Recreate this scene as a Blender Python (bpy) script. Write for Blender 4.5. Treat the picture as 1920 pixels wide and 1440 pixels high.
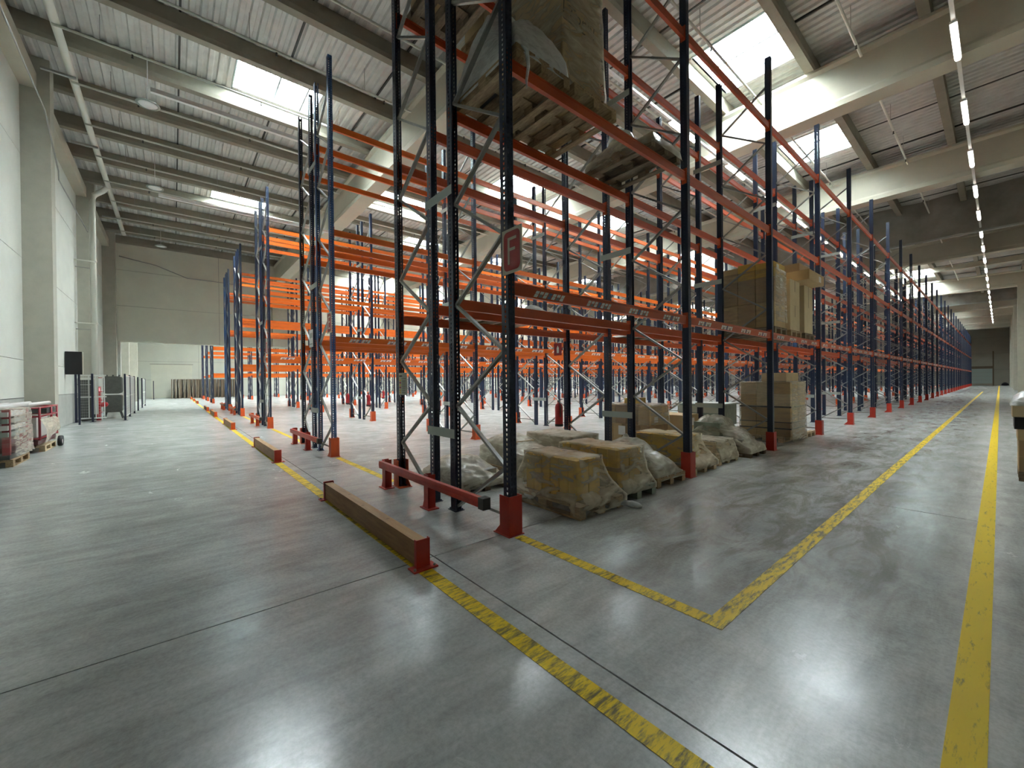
import bpy, math, random
from mathutils import Vector, Matrix, noise

random.seed(7)
for o in list(bpy.data.objects):
    bpy.data.objects.remove(o, do_unlink=True)
SC = bpy.context.scene
C = SC.collection

# ------------------------------------------------------------------ camera
FPX, YAW, PITCH, ROLL = 762.82, 0.875993, -0.0050226, -0.0110656
CAM = Vector((3.2173, -2.6416, 1.5513))
cd = bpy.data.cameras.new('camera')
cd.sensor_fit = 'HORIZONTAL'; cd.sensor_width = 36.0
cd.lens = FPX / 1920 * 36.0
cd.clip_start = 0.05; cd.clip_end = 400
cam = bpy.data.objects.new('camera', cd); C.objects.link(cam)
fw = Vector((-math.sin(YAW) * math.cos(PITCH), math.cos(YAW) * math.cos(PITCH), math.sin(PITCH)))
rt = Vector((math.cos(YAW), math.sin(YAW), 0)); up = rt.cross(fw)
r2 = math.cos(ROLL) * rt + math.sin(ROLL) * up
u2 = -math.sin(ROLL) * rt + math.cos(ROLL) * up
M = Matrix((r2, u2, -fw)).transposed().to_4x4(); M.translation = CAM
cam.matrix_world = M
SC.camera = cam

# ------------------------------------------------------------------ world, light, exposure
SKYLIGHT_POWER = 54.0      # radiance of the daylight diffusing panes in the roof
LAMP_POWER = 12.0          # LED battens
w = bpy.data.worlds.new('sky'); SC.world = w; w.use_nodes = True
bg = w.node_tree.nodes['Background']
bg.inputs[0].default_value = (0.75, 0.87, 1.0, 1); bg.inputs[1].default_value = 1.0
SC.view_settings.view_transform = 'Standard'
SC.view_settings.look = 'None'
SC.view_settings.gamma = 1.0
SC.view_settings.use_curve_mapping = False
SC.view_settings.exposure = 1.12
try:
    cy_ = SC.cycles
    cy_.max_bounces = 7; cy_.diffuse_bounces = 3; cy_.glossy_bounces = 3; cy_.transmission_bounces = 2; cy_.transparent_max_bounces = 10
    cy_.caustics_reflective = False; cy_.caustics_refractive = False; cy_.adaptive_threshold = 0.04; cy_.use_light_tree = False; cy_.light_sampling_threshold = 0.03; cy_.debug_use_spatial_splits = True
except Exception:
    pass

# ------------------------------------------------------------------ materials
MATS = {}
def mat(name, col, rough=0.6, metal=0.0, spec=0.5, noise_amt=0.0, nscale=6.0, col2=None, bump=0.0, bscale=40.0, coat=0.0,
        emit=None, estr=0.0, stretch=None, coord='Object', rvar=0.0, detail=6.0):
    m = bpy.data.materials.new(name); m.use_nodes = True
    nt = m.node_tree; N = nt.nodes; L = nt.links
    b = N['Principled BSDF']
    b.inputs['Base Color'].default_value = (*col, 1)
    b.inputs['Roughness'].default_value = rough
    b.inputs['Metallic'].default_value = metal
    b.inputs['Specular IOR Level'].default_value = spec
    b.inputs['Coat Weight'].default_value = coat
    if emit:
        b.inputs['Emission Color'].default_value = (*emit, 1)
        b.inputs['Emission Strength'].default_value = estr
    if noise_amt > 0 or bump > 0 or col2 or rvar > 0:
        tc = N.new('ShaderNodeTexCoord')
        src = tc.outputs[coord]
        if stretch:
            mp = N.new('ShaderNodeMapping'); mp.inputs['Scale'].default_value = stretch
            L.new(src, mp.inputs[0]); src = mp.outputs[0]
        nz = N.new('ShaderNodeTexNoise'); nz.inputs['Scale'].default_value = nscale
        nz.inputs['Detail'].default_value = detail; nz.inputs['Roughness'].default_value = 0.6
        L.new(src, nz.inputs['Vector'])
        if noise_amt > 0 or col2:
            cr = N.new('ShaderNodeValToRGB')
            c2 = col2 or tuple(max(0, c * (1 - noise_amt)) for c in col)
            c1 = col if col2 else tuple(min(1, c * (1 + noise_amt * 0.6)) for c in col)
            cr.color_ramp.elements[0].position = 0.32; cr.color_ramp.elements[1].position = 0.68
            cr.color_ramp.elements[0].color = (*c2, 1); cr.color_ramp.elements[1].color = (*c1, 1)
            L.new(nz.outputs['Fac'], cr.inputs[0]); L.new(cr.outputs[0], b.inputs['Base Color'])
        if rvar > 0:
            mr = N.new('ShaderNodeMapRange'); mr.inputs['From Min'].default_value = 0.3; mr.inputs['From Max'].default_value = 0.7
            mr.inputs['To Min'].default_value = max(0.02, rough - rvar); mr.inputs['To Max'].default_value = rough + rvar
            L.new(nz.outputs['Fac'], mr.inputs[0]); L.new(mr.outputs[0], b.inputs['Roughness'])
        if bump > 0:
            n2 = N.new('ShaderNodeTexNoise'); n2.inputs['Scale'].default_value = bscale
            L.new(src, n2.inputs['Vector'])
            bp = N.new('ShaderNodeBump'); bp.inputs['Strength'].default_value = bump; bp.inputs['Distance'].default_value = 0.02
            L.new(n2.outputs['Fac'], bp.inputs['Height']); L.new(bp.outputs[0], b.inputs['Normal'])
    MATS[name] = m
    return m

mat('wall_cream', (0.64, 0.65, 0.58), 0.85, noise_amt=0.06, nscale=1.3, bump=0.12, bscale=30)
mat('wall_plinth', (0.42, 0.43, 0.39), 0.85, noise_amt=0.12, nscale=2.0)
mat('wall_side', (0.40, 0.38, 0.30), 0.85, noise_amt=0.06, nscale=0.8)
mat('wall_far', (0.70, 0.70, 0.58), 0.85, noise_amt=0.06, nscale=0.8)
mat('wall_white', (0.64, 0.655, 0.56), 0.85, noise_amt=0.04, nscale=0.8)
mat('joint_dark', (0.05, 0.05, 0.045), 0.9)
mat('column_concrete', (0.46, 0.45, 0.37), 0.85, noise_amt=0.08, nscale=2.5, bump=0.1, bscale=60)
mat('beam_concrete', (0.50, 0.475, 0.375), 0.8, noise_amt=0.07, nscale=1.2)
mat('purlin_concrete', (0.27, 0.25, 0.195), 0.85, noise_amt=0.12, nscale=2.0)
mat('roof_steel', (0.60, 0.60, 0.565), 0.5, noise_amt=0.12, nscale=2.5)
mat('seam_dark', (0.06, 0.06, 0.055), 0.8)
mat('curtain_cloth', (0.26, 0.25, 0.21), 0.7, noise_amt=0.2, nscale=1.5)
mat('sky_pane', (0.9, 0.95, 1.0), 0.5, emit=(0.89, 0.965, 1.0), estr=SKYLIGHT_POWER)
mat('sky_curb', (0.66, 0.78, 0.80), 0.5)
mat('sky_bar', (0.10, 0.11, 0.11), 0.6)
mat('lamp_white', (0.8, 0.8, 0.78), 0.4)
mat('lamp_glow', (1, 1, 1), 0.5, emit=(1.0, 0.96, 0.86), estr=LAMP_POWER)
mat('pipe_white', (0.70, 0.70, 0.62), 0.45)
mat('bracket_grey', (0.35, 0.35, 0.32), 0.5, metal=0.4)
mat('rack_blue', (0.007, 0.017, 0.046), 0.38, spec=0.5)
mat('rack_blue_skylit', (0.035, 0.095, 0.24), 0.4, spec=0.5)  # same post blue with the skylight falling on it put into the colour
mat('rack_orange', (0.68, 0.125, 0.008), 0.38, noise_amt=0.06, nscale=3)
mat('rack_brick', (0.50, 0.066, 0.007), 0.40, noise_amt=0.06, nscale=3)
mat('rack_red', (0.46, 0.028, 0.012), 0.42, noise_amt=0.15, nscale=8)
mat('guard_red_lit', (0.62, 0.085, 0.014), 0.42, noise_amt=0.12, nscale=8)  # guard red pushed to orange, light on distant guards painted in
mat('galv', (0.27, 0.275, 0.25), 0.42, metal=0.6, noise_amt=0.1, nscale=14)
mat('galv_plate', (0.36, 0.40, 0.36), 0.5, metal=0.3)
mat('timber', (0.33, 0.17, 0.055), 0.6, col2=(0.19, 0.085, 0.025), nscale=3.0, stretch=(1.0, 9, 9), bump=0.15, bscale=20)
mat('timber_top', (0.48, 0.30, 0.13), 0.6, col2=(0.36, 0.20, 0.08), nscale=3.0, stretch=(1.0, 9, 9))
mat('pallet_wood', (0.46, 0.34, 0.19), 0.75, col2=(0.22, 0.145, 0.075), nscale=4.0, stretch=(2, 9, 9))
mat('pallet_old', (0.25, 0.19, 0.12), 0.8, col2=(0.13, 0.095, 0.06), nscale=4.0, stretch=(2, 9, 9))
mat('pallet_pale', (0.58, 0.47, 0.29), 0.75, col2=(0.40, 0.30, 0.17), nscale=4.0, stretch=(2, 9, 9))
mat('carton', (0.52, 0.37, 0.19), 0.7, noise_amt=0.1, nscale=3)
mat('carton_dark', (0.36, 0.245, 0.13), 0.7, noise_amt=0.12, nscale=3)
mat('carton_pale', (0.62, 0.5, 0.31), 0.7, noise_amt=0.08, nscale=3)
mat('carton_yellow', (0.66, 0.41, 0.05), 0.6, noise_amt=0.12, nscale=3)
mat('carton_ochre', (0.56, 0.35, 0.07), 0.6, noise_amt=0.12, nscale=3)
mat('paper', (0.78, 0.77, 0.72), 0.7)
mat('ink', (0.03, 0.025, 0.02), 0.7)
mat('tape_brown', (0.30, 0.20, 0.10), 0.4)
mat('stuff_green', (0.25, 0.3, 0.235), 0.6, noise_amt=0.2, nscale=5)
mat('stuff_grey', (0.38, 0.38, 0.34), 0.6, noise_amt=0.2, nscale=5)
mat('stuff_dark', (0.05, 0.05, 0.045), 0.6)
mat('machine_red', (0.33, 0.02, 0.03), 0.4)
mat('machine_white', (0.72, 0.70, 0.66), 0.45)
mat('machine_maroon', (0.11, 0.035, 0.035), 0.4)
mat('rubber', (0.02, 0.02, 0.02), 0.7)
mat('fence_navy', (0.010, 0.014, 0.035), 0.45)
mat('fence_white', (0.70, 0.71, 0.66), 0.5)
mat('black_box', (0.004, 0.004, 0.006), 0.5)
mat('unit_grey', (0.085, 0.09, 0.075), 0.6, noise_amt=0.2, nscale=8)
mat('fire_red', (0.42, 0.012, 0.016), 0.35)
mat('sign_red', (0.36, 0.012, 0.014), 0.4)
mat('sign_cream', (0.66, 0.60, 0.48), 0.5)
mat('label_white', (0.75, 0.76, 0.74), 0.5)
mat('label_blue', (0.10, 0.17, 0.30), 0.5)
mat('label_grey', (0.25, 0.26, 0.25), 0.5)
mat('plate_beige', (0.42, 0.42, 0.32), 0.5)
mat('door_teal', (0.42, 0.52, 0.47), 0.5)
mat('door_frame', (0.16, 0.12, 0.075), 0.6)
mat('bolt_steel', (0.3, 0.28, 0.25), 0.4, metal=0.8)

# perforated upright: slots punched through the side webs and the face
def perforated(name, col):
    m = bpy.data.materials.new(name); m.use_nodes = True
    nt = m.node_tree; N = nt.nodes; L = nt.links
    b = N['Principled BSDF']; b.inputs['Base Color'].default_value = (*col, 1)
    b.inputs['Roughness'].default_value = 0.38
    tc = N.new('ShaderNodeTexCoord'); sp = N.new('ShaderNodeSeparateXYZ'); L.new(tc.outputs['Object'], sp.inputs[0])
    sn = N.new('ShaderNodeSeparateXYZ'); L.new(tc.outputs['Normal'], sn.inputs[0])
    def math_(op, a, c=None, d=None):
        n = N.new('ShaderNodeMath'); n.operation = op
        for i, v in enumerate((a, c, d)):
            if v is None: continue
            if isinstance(v, (int, float)): n.inputs[i].default_value = v
            else: L.new(v, n.inputs[i])
        return n.outputs[0]
    fz = math_('FRACT', math_('MULTIPLY', sp.outputs[2], 20.0))
    inz = math_('LESS_THAN', fz, 0.56)
    # slot narrows downwards like a teardrop
    hw = math_('ADD', 0.0075, math_('MULTIPLY', fz, 0.014))
    side = math_('LESS_THAN', math_('ABSOLUTE', math_('SUBTRACT', sp.outputs[0], 0.004)), hw)
    isside = math_('GREATER_THAN', math_('ABSOLUTE', sn.outputs[1]), 0.5)
    face = math_('LESS_THAN', math_('ABSOLUTE', math_('SUBTRACT', math_('ABSOLUTE', sp.outputs[1]), 0.022)), 0.006)
    isface = math_('GREATER_THAN', math_('ABSOLUTE', sn.outputs[0]), 0.5)
    hole = math_('MULTIPLY', inz, math_('MAXIMUM', math_('MULTIPLY', side, isside), math_('MULTIPLY', face, isface)))
    inr = math_('MULTIPLY', math_('GREATER_THAN', sp.outputs[2], 0.1), math_('LESS_THAN', sp.outputs[2], 8.5))
    hole = math_('MULTIPLY', hole, inr)
    tr = N.new('ShaderNodeBsdfTransparent'); mx = N.new('ShaderNodeMixShader')
    L.new(hole, mx.inputs[0]); L.new(b.outputs[0], mx.inputs[1]); L.new(tr.outputs[0], mx.inputs[2])
    L.new(mx.outputs[0], N['Material Output'].inputs[0])
    MATS[name] = m
perforated('rack_blue_perforated', (0.007, 0.017, 0.046))
perforated('rack_blue_skylit_perforated', (0.035, 0.095, 0.24))  # slotted posts in the blue that has skylight painted in

# stretch film: mostly clear, milky where it is folded
def film(name, lo, hi, col=(0.82, 0.80, 0.70), scale=7.0, stretch=(1, 1, 2.5)):
    m = bpy.data.materials.new(name); m.use_nodes = True
    nt = m.node_tree; N = nt.nodes; L = nt.links
    b = N['Principled BSDF']; b.inputs['Base Color'].default_value = (*col, 1); b.inputs['Roughness'].default_value = 0.22
    b.inputs['Specular IOR Level'].default_value = 0.6
    tc = N.new('ShaderNodeTexCoord'); mp = N.new('ShaderNodeMapping'); mp.inputs['Scale'].default_value = stretch
    L.new(tc.outputs['Object'], mp.inputs[0])
    nz = N.new('ShaderNodeTexNoise'); nz.inputs['Scale'].default_value = scale; nz.inputs['Detail'].default_value = 5
    nz.inputs['Distortion'].default_value = 1.2
    L.new(mp.outputs[0], nz.inputs['Vector'])
    mr = N.new('ShaderNodeMapRange'); mr.inputs['From Min'].default_value = 0.40; mr.inputs['From Max'].default_value = 0.75
    mr.inputs['To Min'].default_value = lo; mr.inputs['To Max'].default_value = hi
    L.new(nz.outputs['Fac'], mr.inputs[0])
    lw = N.new('ShaderNodeLayerWeight'); lw.inputs[0].default_value = 0.35
    m1 = N.new('ShaderNodeMath'); m1.operation = 'MULTIPLY_ADD'; m1.use_clamp = True; m1.inputs[1].default_value = 0.55
    L.new(lw.outputs['Facing'], m1.inputs[0]); L.new(mr.outputs[0], m1.inputs[2])
    bp = N.new('ShaderNodeBump'); bp.inputs['Strength'].default_value = 0.6; bp.inputs['Distance'].default_value = 0.03
    L.new(nz.outputs['Fac'], bp.inputs['Height']); L.new(bp.outputs[0], b.inputs['Normal'])
    tr = N.new('ShaderNodeBsdfTransparent'); mx = N.new('ShaderNodeMixShader')
    L.new(m1.outputs[0], mx.inputs[0]); L.new(tr.outputs[0], mx.inputs[1]); L.new(b.outputs[0], mx.inputs[2])
    L.new(mx.outputs[0], N['Material Output'].inputs[0])
    MATS[name] = m
film('film_clear', 0.12, 0.42, (0.80, 0.74, 0.58), 3.0, (1, 1, 3))
film('film_milky', 0.30, 0.72, (0.66, 0.63, 0.50), 4.0)
film('film_glossy', 0.03, 0.32, (0.80, 0.74, 0.62), 3.0, (1, 1, 7))
film('film_white', 0.55, 0.95, (0.74, 0.76, 0.73), 6.0)

# polished concrete floor: mottled, scuffed, glossy
def floor_mat():
    m = bpy.data.materials.new('floor_concrete'); m.use_nodes = True
    nt = m.node_tree; N = nt.nodes; L = nt.links
    b = N['Principled BSDF']; b.inputs['Specular IOR Level'].default_value = 0.55
    tc = N.new('ShaderNodeNewGeometry'); src = tc.outputs['Position']
    def nz(scale, detail=8, rough=0.62, dist=0.0, stretch=None, rot=0):
        s = src
        if stretch:
            mp = N.new('ShaderNodeMapping'); mp.inputs['Scale'].default_value = stretch; mp.inputs['Rotation'].default_value = (0, 0, rot)
            L.new(s, mp.inputs[0]); s = mp.outputs[0]
        n = N.new('ShaderNodeTexNoise'); n.inputs['Scale'].default_value = scale; n.inputs['Detail'].default_value = detail
        n.inputs['Roughness'].default_value = rough; n.inputs['Distortion'].default_value = dist
        L.new(s, n.inputs['Vector']); return n.outputs['Fac']
    def ramp(f, p0, c0, p1, c1):
        r = N.new('ShaderNodeValToRGB'); e = r.color_ramp.elements
        e[0].position = p0; e[0].color = (*c0, 1); e[1].position = p1; e[1].color = (*c1, 1)
        L.new(f, r.inputs[0]); return r.outputs[0]
    def mul(a, c, fac=1.0):
        n = N.new('ShaderNodeMix'); n.data_type = 'RGBA'; n.blend_type = 'MULTIPLY'; n.inputs[0].default_value = fac
        L.new(a, n.inputs[6]); L.new(c, n.inputs[7]); return n.outputs[2]
    base = ramp(nz(0.55, 10, 0.65), 0.3, (0.46, 0.485, 0.468), 0.7, (0.60, 0.625, 0.605))
    cloud = ramp(nz(1.7, 9, 0.7, 0.8), 0.30, (0.74, 0.75, 0.75), 0.66, (1.05, 1.05, 1.04))
    streak = ramp(nz(1.0, 8, 0.7, 0.5, (7.0, 1.2, 1), 0.0), 0.32, (0.70, 0.69, 0.67), 0.60, (1.03, 1.03, 1.03))
    fine = ramp(nz(38.0, 4, 0.7), 0.36, (0.80, 0.80, 0.79), 0.6, (1.04, 1.04, 1.04))
    c = mul(mul(mul(base, cloud), streak, 0.75), fine, 0.7)
    # tyre soot rubbed into the side aisle
    sx = N.new('ShaderNodeSeparateXYZ'); L.new(src, sx.inputs[0])
    def rng(v, a0, a1):
        n = N.new('ShaderNodeMapRange'); n.interpolation_type = 'SMOOTHSTEP'; n.inputs['From Min'].default_value = a0; n.inputs['From Max'].default_value = a1
        L.new(v, n.inputs[0]); return n.outputs[0]
    def mm(op, a, c_):
        n = N.new('ShaderNodeMath'); n.operation = op; L.new(a, n.inputs[0])
        if isinstance(c_, (int, float)): n.inputs[1].default_value = c_
        else: L.new(c_, n.inputs[1])
        return n.outputs[0]
    lane = mm('MULTIPLY', mm('MULTIPLY', rng(sx.outputs[0], 0.15, 0.9), rng(sx.outputs[0], 3.3, 2.3)), rng(sx.outputs[1], -0.2, 1.6))
    soot = mm('MULTIPLY', lane, rng(nz(1.3, 9, 0.72, 0.9, (2.2, 0.8, 1), 0.5), 0.40, 0.62))
    sm = N.new('ShaderNodeMix'); sm.data_type = 'RGBA'; sm.blend_type = 'MULTIPLY'
    L.new(mm('MULTIPLY', soot, 0.85), sm.inputs[0]); L.new(c, sm.inputs[6]); sm.inputs[7].default_value = (0.47, 0.43, 0.36, 1)
    c = sm.outputs[2]
    L.new(c, b.inputs['Base Color'])
    mr = N.new('ShaderNodeMapRange'); mr.inputs['From Min'].default_value = 0.3; mr.inputs['From Max'].default_value = 0.7
    mr.inputs['To Min'].default_value = 0.18; mr.inputs['To Max'].default_value = 0.28
    L.new(nz(2.2, 8, 0.7, 0.6), mr.inputs[0]); L.new(mr.outputs[0], b.inputs['Roughness'])
    bp = N.new('ShaderNodeBump'); bp.inputs['Strength'].default_value = 0.05; bp.inputs['Distance'].default_value = 0.008
    L.new(nz(9.0, 5), bp.inputs['Height']); L.new(bp.outputs[0], b.inputs['Normal'])
    MATS['floor_concrete'] = m
floor_mat()

def yellow_mat(name, wear):
    m = bpy.data.materials.new(name); m.use_nodes = True
    nt = m.node_tree; N = nt.nodes; L = nt.links
    b = N['Principled BSDF']; b.inputs['Roughness'].default_value = 0.55; b.inputs['Specular IOR Level'].default_value = 0.3
    g = N.new('ShaderNodeNewGeometry')
    def nz(scale, stretch, rot):
        mp = N.new('ShaderNodeMapping'); mp.inputs['Scale'].default_value = stretch; mp.inputs['Rotation'].default_value = (0, 0, rot)
        L.new(g.outputs['Position'], mp.inputs[0])
        n = N.new('ShaderNodeTexNoise'); n.inputs['Scale'].default_value = scale; n.inputs['Detail'].default_value = 9; n.inputs['Roughness'].default_value = 0.72
        L.new(mp.outputs[0], n.inputs['Vector']); return n.outputs['Fac']
    r = N.new('ShaderNodeValToRGB'); e = r.color_ramp.elements
    e[0].position = 0.36 + wear; e[0].color = (0.16, 0.13, 0.04, 1); e[1].position = 0.50 + wear; e[1].color = (0.82, 0.58, 0.01, 1)
    L.new(nz(5.0, (5, 1.0, 1), 0.35), r.inputs[0]); L.new(r.outputs[0], b.inputs['Base Color'])
    MATS[name] = m
yellow_mat('yellow_worn', 0.035)
yellow_mat('yellow_fresh', -0.06)

# ------------------------------------------------------------------ mesh helpers
class MB:
    def __init__(s): s.v = []; s.f = []; s.m = []; s.sm = []
    def _add(s, vs, fs, mi=0, smooth=False):
        o = len(s.v); s.v += [tuple(v) for v in vs]
        for f in fs: s.f.append(tuple(i + o for i in f)); s.m.append(mi); s.sm.append(smooth)
    def box(s, x0, x1, y0, y1, z0, z1, mi=0):
        vs = [(x0, y0, z0), (x1, y0, z0), (x1, y1, z0), (x0, y1, z0), (x0, y0, z1), (x1, y0, z1), (x1, y1, z1), (x0, y1, z1)]
        s._add(vs, [(0, 3, 2, 1), (4, 5, 6, 7), (0, 1, 5, 4), (1, 2, 6, 5), (2, 3, 7, 6), (3, 0, 4, 7)], mi); return s
    def bar(s, a, b, w, h, mi=0, upv=(0, 0, 1)):
        a = Vector(a); b = Vector(b); d = (b - a).normalized(); u = Vector(upv)
        if abs(d.dot(u)) > 0.99: u = Vector((1, 0, 0))
        sx = d.cross(u).normalized() * (w / 2); sy = sx.cross(d).normalized() * (h / 2)
        vs = [a - sx - sy, a + sx - sy, a + sx + sy, a - sx + sy, b - sx - sy, b + sx - sy, b + sx + sy, b - sx + sy]
        s._add(vs, [(0, 3, 2, 1), (4, 5, 6, 7), (0, 1, 5, 4), (1, 2, 6, 5), (2, 3, 7, 6), (3, 0, 4, 7)], mi); return s
    def tube(s, pts, r, n=10, mi=0, cap=True):
        pts = [Vector(p) for p in pts]; rings = []
        for i, p in enumerate(pts):
            d = (pts[min(i + 1, len(pts) - 1)] - pts[max(i - 1, 0)]).normalized()
            u = Vector((0, 0, 1)) if abs(d.z) < 0.9 else Vector((1, 0, 0))
            sx = d.cross(u).normalized(); sy = sx.cross(d)
            rr = r[i] if isinstance(r, (list, tuple)) else r
            rings.append([p + sx * (rr * math.cos(2 * math.pi * k / n)) + sy * (rr * math.sin(2 * math.pi * k / n)) for k in range(n)])
        vs = [v for g in rings for v in g]; fs = []
        for i in range(len(pts) - 1):
            for k in range(n):
                k2 = (k + 1) % n
                fs.append((i * n + k, i * n + k2, (i + 1) * n + k2, (i + 1) * n + k))
        s._add(vs, fs, mi, True)
        if cap:
            o = len(s.v) - len(vs)
            s.f.append(tuple(o + k for k in reversed(range(n)))); s.m.append(mi); s.sm.append(False)
            s.f.append(tuple(o + (len(pts) - 1) * n + k for k in range(n))); s.m.append(mi); s.sm.append(False)
        return s
    def prism(s, poly, t0, t1, axis='x', mi=0):
        # poly: 2-D points in the two other axes (in order x,y,z without the axis)
        def P(t, q):
            if axis == 'x': return (t, q[0], q[1])
            if axis == 'y': return (q[0], t, q[1])
            return (q[0], q[1], t)
        n = len(poly)
        vs = [P(t0, q) for q in poly] + [P(t1, q) for q in poly]
        fs = [(i, (i + 1) % n, (i + 1) % n + n, i + n) for i in range(n)]
        fs += [tuple(reversed(range(n))), tuple(range(n, 2 * n))]
        s._add(vs, fs, mi); return s
    def lathe(s, prof, n=16, c=(0, 0, 0), mi=0):
        vs = []
        for r, z in prof:
            vs += [(c[0] + r * math.cos(2 * math.pi * k / n), c[1] + r * math.sin(2 * math.pi * k / n), c[2] + z) for k in range(n)]
        fs = []
        for i in range(len(prof) - 1):
            for k in range(n):
                k2 = (k + 1) % n; fs.append((i * n + k, i * n + k2, (i + 1) * n + k2, (i + 1) * n + k))
        s._add(vs, fs, mi, True); return s
    def add(s, other, off=(0, 0, 0)):
        o = len(s.v); s.v += [(v[0] + off[0], v[1] + off[1], v[2] + off[2]) for v in other.v]
        s.f += [tuple(i + o for i in f) for f in other.f]; s.m += other.m; s.sm += other.sm; return s
    def mesh(s, name, mats):
        me = bpy.data.meshes.new(name); me.from_pydata(s.v, [], s.f)
        for k in ([mats] if isinstance(mats, str) else mats): me.materials.append(MATS[k])
        me.polygons.foreach_set('material_index', s.m); me.polygons.foreach_set('use_smooth', s.sm)
        me.update(); me.validate(); return me
    def build(s, name, mats, parent=None, loc=(0, 0, 0), rz=0.0):
        return O(name, s.mesh(name, mats), parent, loc, rz)

def O(name, data=None, parent=None, loc=(0, 0, 0), rz=0.0):
    o = bpy.data.objects.new(name, data); C.objects.link(o)
    o.location = loc
    if rz: o.rotation_euler = (0, 0, rz)
    if parent: o.parent = parent
    return o
def tag(o, label, cat, group=None, kind=None):
    o['label'] = label; o['category'] = cat
    if group: o['group'] = group
    if kind: o['kind'] = kind
    return o
def thing(name, label, cat, loc=(0, 0, 0), rz=0.0, group=None):
    return tag(O(name, None, None, loc, rz), label, cat, group)
def struct(name, data=None, label=None, loc=(0, 0, 0)):
    o = O(name, data, None, loc); o['kind'] = 'structure'
    if label: o['label'] = label
    return o
def copy_tree(src, parent=None):
    c = src.copy(); C.objects.link(c); c.parent = parent
    for ch in list(src.children): copy_tree(ch, c)
    return c

# ------------------------------------------------------------------ key dimensions
ORD = ['first', 'second', 'third', 'fourth', 'fifth', 'sixth', 'seventh', 'eighth', 'ninth', 'tenth', 'eleventh', 'twelfth', 'thirteenth',
       'fourteenth', 'fifteenth', 'sixteenth', 'seventeenth', 'eighteenth', 'nineteenth', 'twentieth']
BAY = 3.70; NB = 28; POST_H = 8.55
RX = [0.0, -5.94, -13.40, -20.90, -26.55, -39.9, -46.8, -54.0]     # outer post line of each double rack
LEV = [2.51, 4.80, 7.06]
YF, XR, YE, XM, XF = -5.95, 4.62, 107.0, -33.0, -64.0               # front wall, right wall, end wall, dividing wall, far wall
ZB0, ZB1, ZR = 9.40, 10.75, 11.25                                    # main beam soffit/top, roof deck
BEAMS_Y = [3.5, 12.2, 21.2, 37.0, 53.6, 70.0, 78.6, 90.0, 99.0]
PUR = [4.55, 2.02] + [-0.42 - 2.51 * k for k in range(26)]

# ------------------------------------------------------------------ floor
fl = MB().box(XF - 0.5, XR + 0.5, YF - 0.5, YE + 0.5, -0.30, -0.02).build('floor', 'joint_dark')
fl['kind'] = 'structure'; fl['label'] = 'polished grey concrete floor with saw-cut joints'
S = 4.85
slab_cache = {}
def slab(x0, x1, y0, y1):
    g = 0.006
    key = (round(x1 - x0, 2), round(y1 - y0, 2))
    if key not in slab_cache:
        slab_cache[key] = MB().box(g, key[0] - g, g, key[1] - g, -0.12, 0.0).mesh('floor_slab', 'floor_concrete')
    O('floor_slab', slab_cache[key], fl, (x0, y0, 0))
xs = [XR + 0.4] + [-0.03 + S - S * k for k in range(1, 8)] + [-44.0, XF - 0.4]
xs = [x for i, x in enumerate(xs)]
ys = [YF - 0.4, -0.87] + [-0.87 + S * k for k in range(1, 7)] + [58.0, YE + 0.4]
for i in range(len(xs) - 1):
    for j in range(len(ys) - 1):
        slab(xs[i + 1], xs[i], ys[j], ys[j + 1])

def stripe(x0, x1, y0, y1, m, label):
    o = MB().box(x0, x1, y0, y1, 0.0005, 0.003).build('yellow_line', m)
    tag(o, label, 'floor line', 'yellow floor lines')
stripe(2.0, 2.11, 0.06, 62.0, 'yellow_worn', 'scuffed yellow line leaving the corner mark and running along the rack aisle')
stripe(3.06, 3.18, -4.5, 104.0, 'yellow_fresh', 'bright yellow line nearest the stacked goods along the side wall')
stripe(0.12, 2.11, -0.05, 0.06, 'yellow_worn', 'short yellow line from the lettered rack post to the corner mark')
stripe(-5.70, -2.90, -0.05, 0.06, 'yellow_worn', 'yellow line across the mouth of the first rack aisle')
stripe(-13.1, -8.75, -0.05, 0.06, 'yellow_worn', 'yellow line across the mouth of the second rack aisle')
stripe(-20.6, -16.2, -0.05, 0.06, 'yellow_worn', 'yellow line across the mouth of the third rack aisle')
stripe(-60.0, 4.0, -1.12, -1.0, 'yellow_worn', 'long yellow line running under the timber barriers')

# ------------------------------------------------------------------ walls
def wall_panels(root, axis, pos, t, a0, a1, zs, m, seam=None, names='wall_panel'):
    # panels between z courses and lengths; axis 'y' = wall plane at Y=pos, running along X
    g = 0.008
    step = 6.0; n = max(1, round(abs(a1 - a0) / step)); L_ = (a1 - a0) / n
    for k in range(n):
        for i in range(len(zs) - 1):
            mm = m if not (seam and i == 0) else seam
            b = MB()
            p0, p1 = a0 + k * L_ + g, a0 + (k + 1) * L_ - g
            if axis == 'y': b.box(p0, p1, pos - t, pos, zs[i] + g, zs[i + 1] - g)
            else: b.box(pos - t, pos, p0, p1, zs[i] + g, zs[i + 1] - g)
            b.build(names, mm, root)
wf = struct('wall_front', MB().box(XF, XR, YF - 0.30, YF - 0.06, 0, 12.2).mesh('wall_front', 'joint_dark'), 'pale precast concrete wall behind the carts and the fenced pumps')
ZC = [0, 1.25, 2.34, 5.30, 8.30, 11.3]
for (a, b_) in ((-15.0, XR), (-23.9, -15.0), (-32.8, -23.9), (-48.0, -33.3), (XF, -48.0)):
    wall_panels(wf, 'y', YF, 0.08, a, b_, ZC, 'wall_cream', 'wall_plinth')
for i, cx in enumerate((-5.95, -14.85, -23.75, -32.45, -42.0, -52.0, 2.95)):
    b = MB().box(cx - 0.50, cx, YF, YF + 0.60, 0, ZR)
    o = b.build('column', 'column_concrete'); o['kind'] = 'structure'
    o['label'] = 'beige square concrete column standing against the long front wall'
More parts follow.
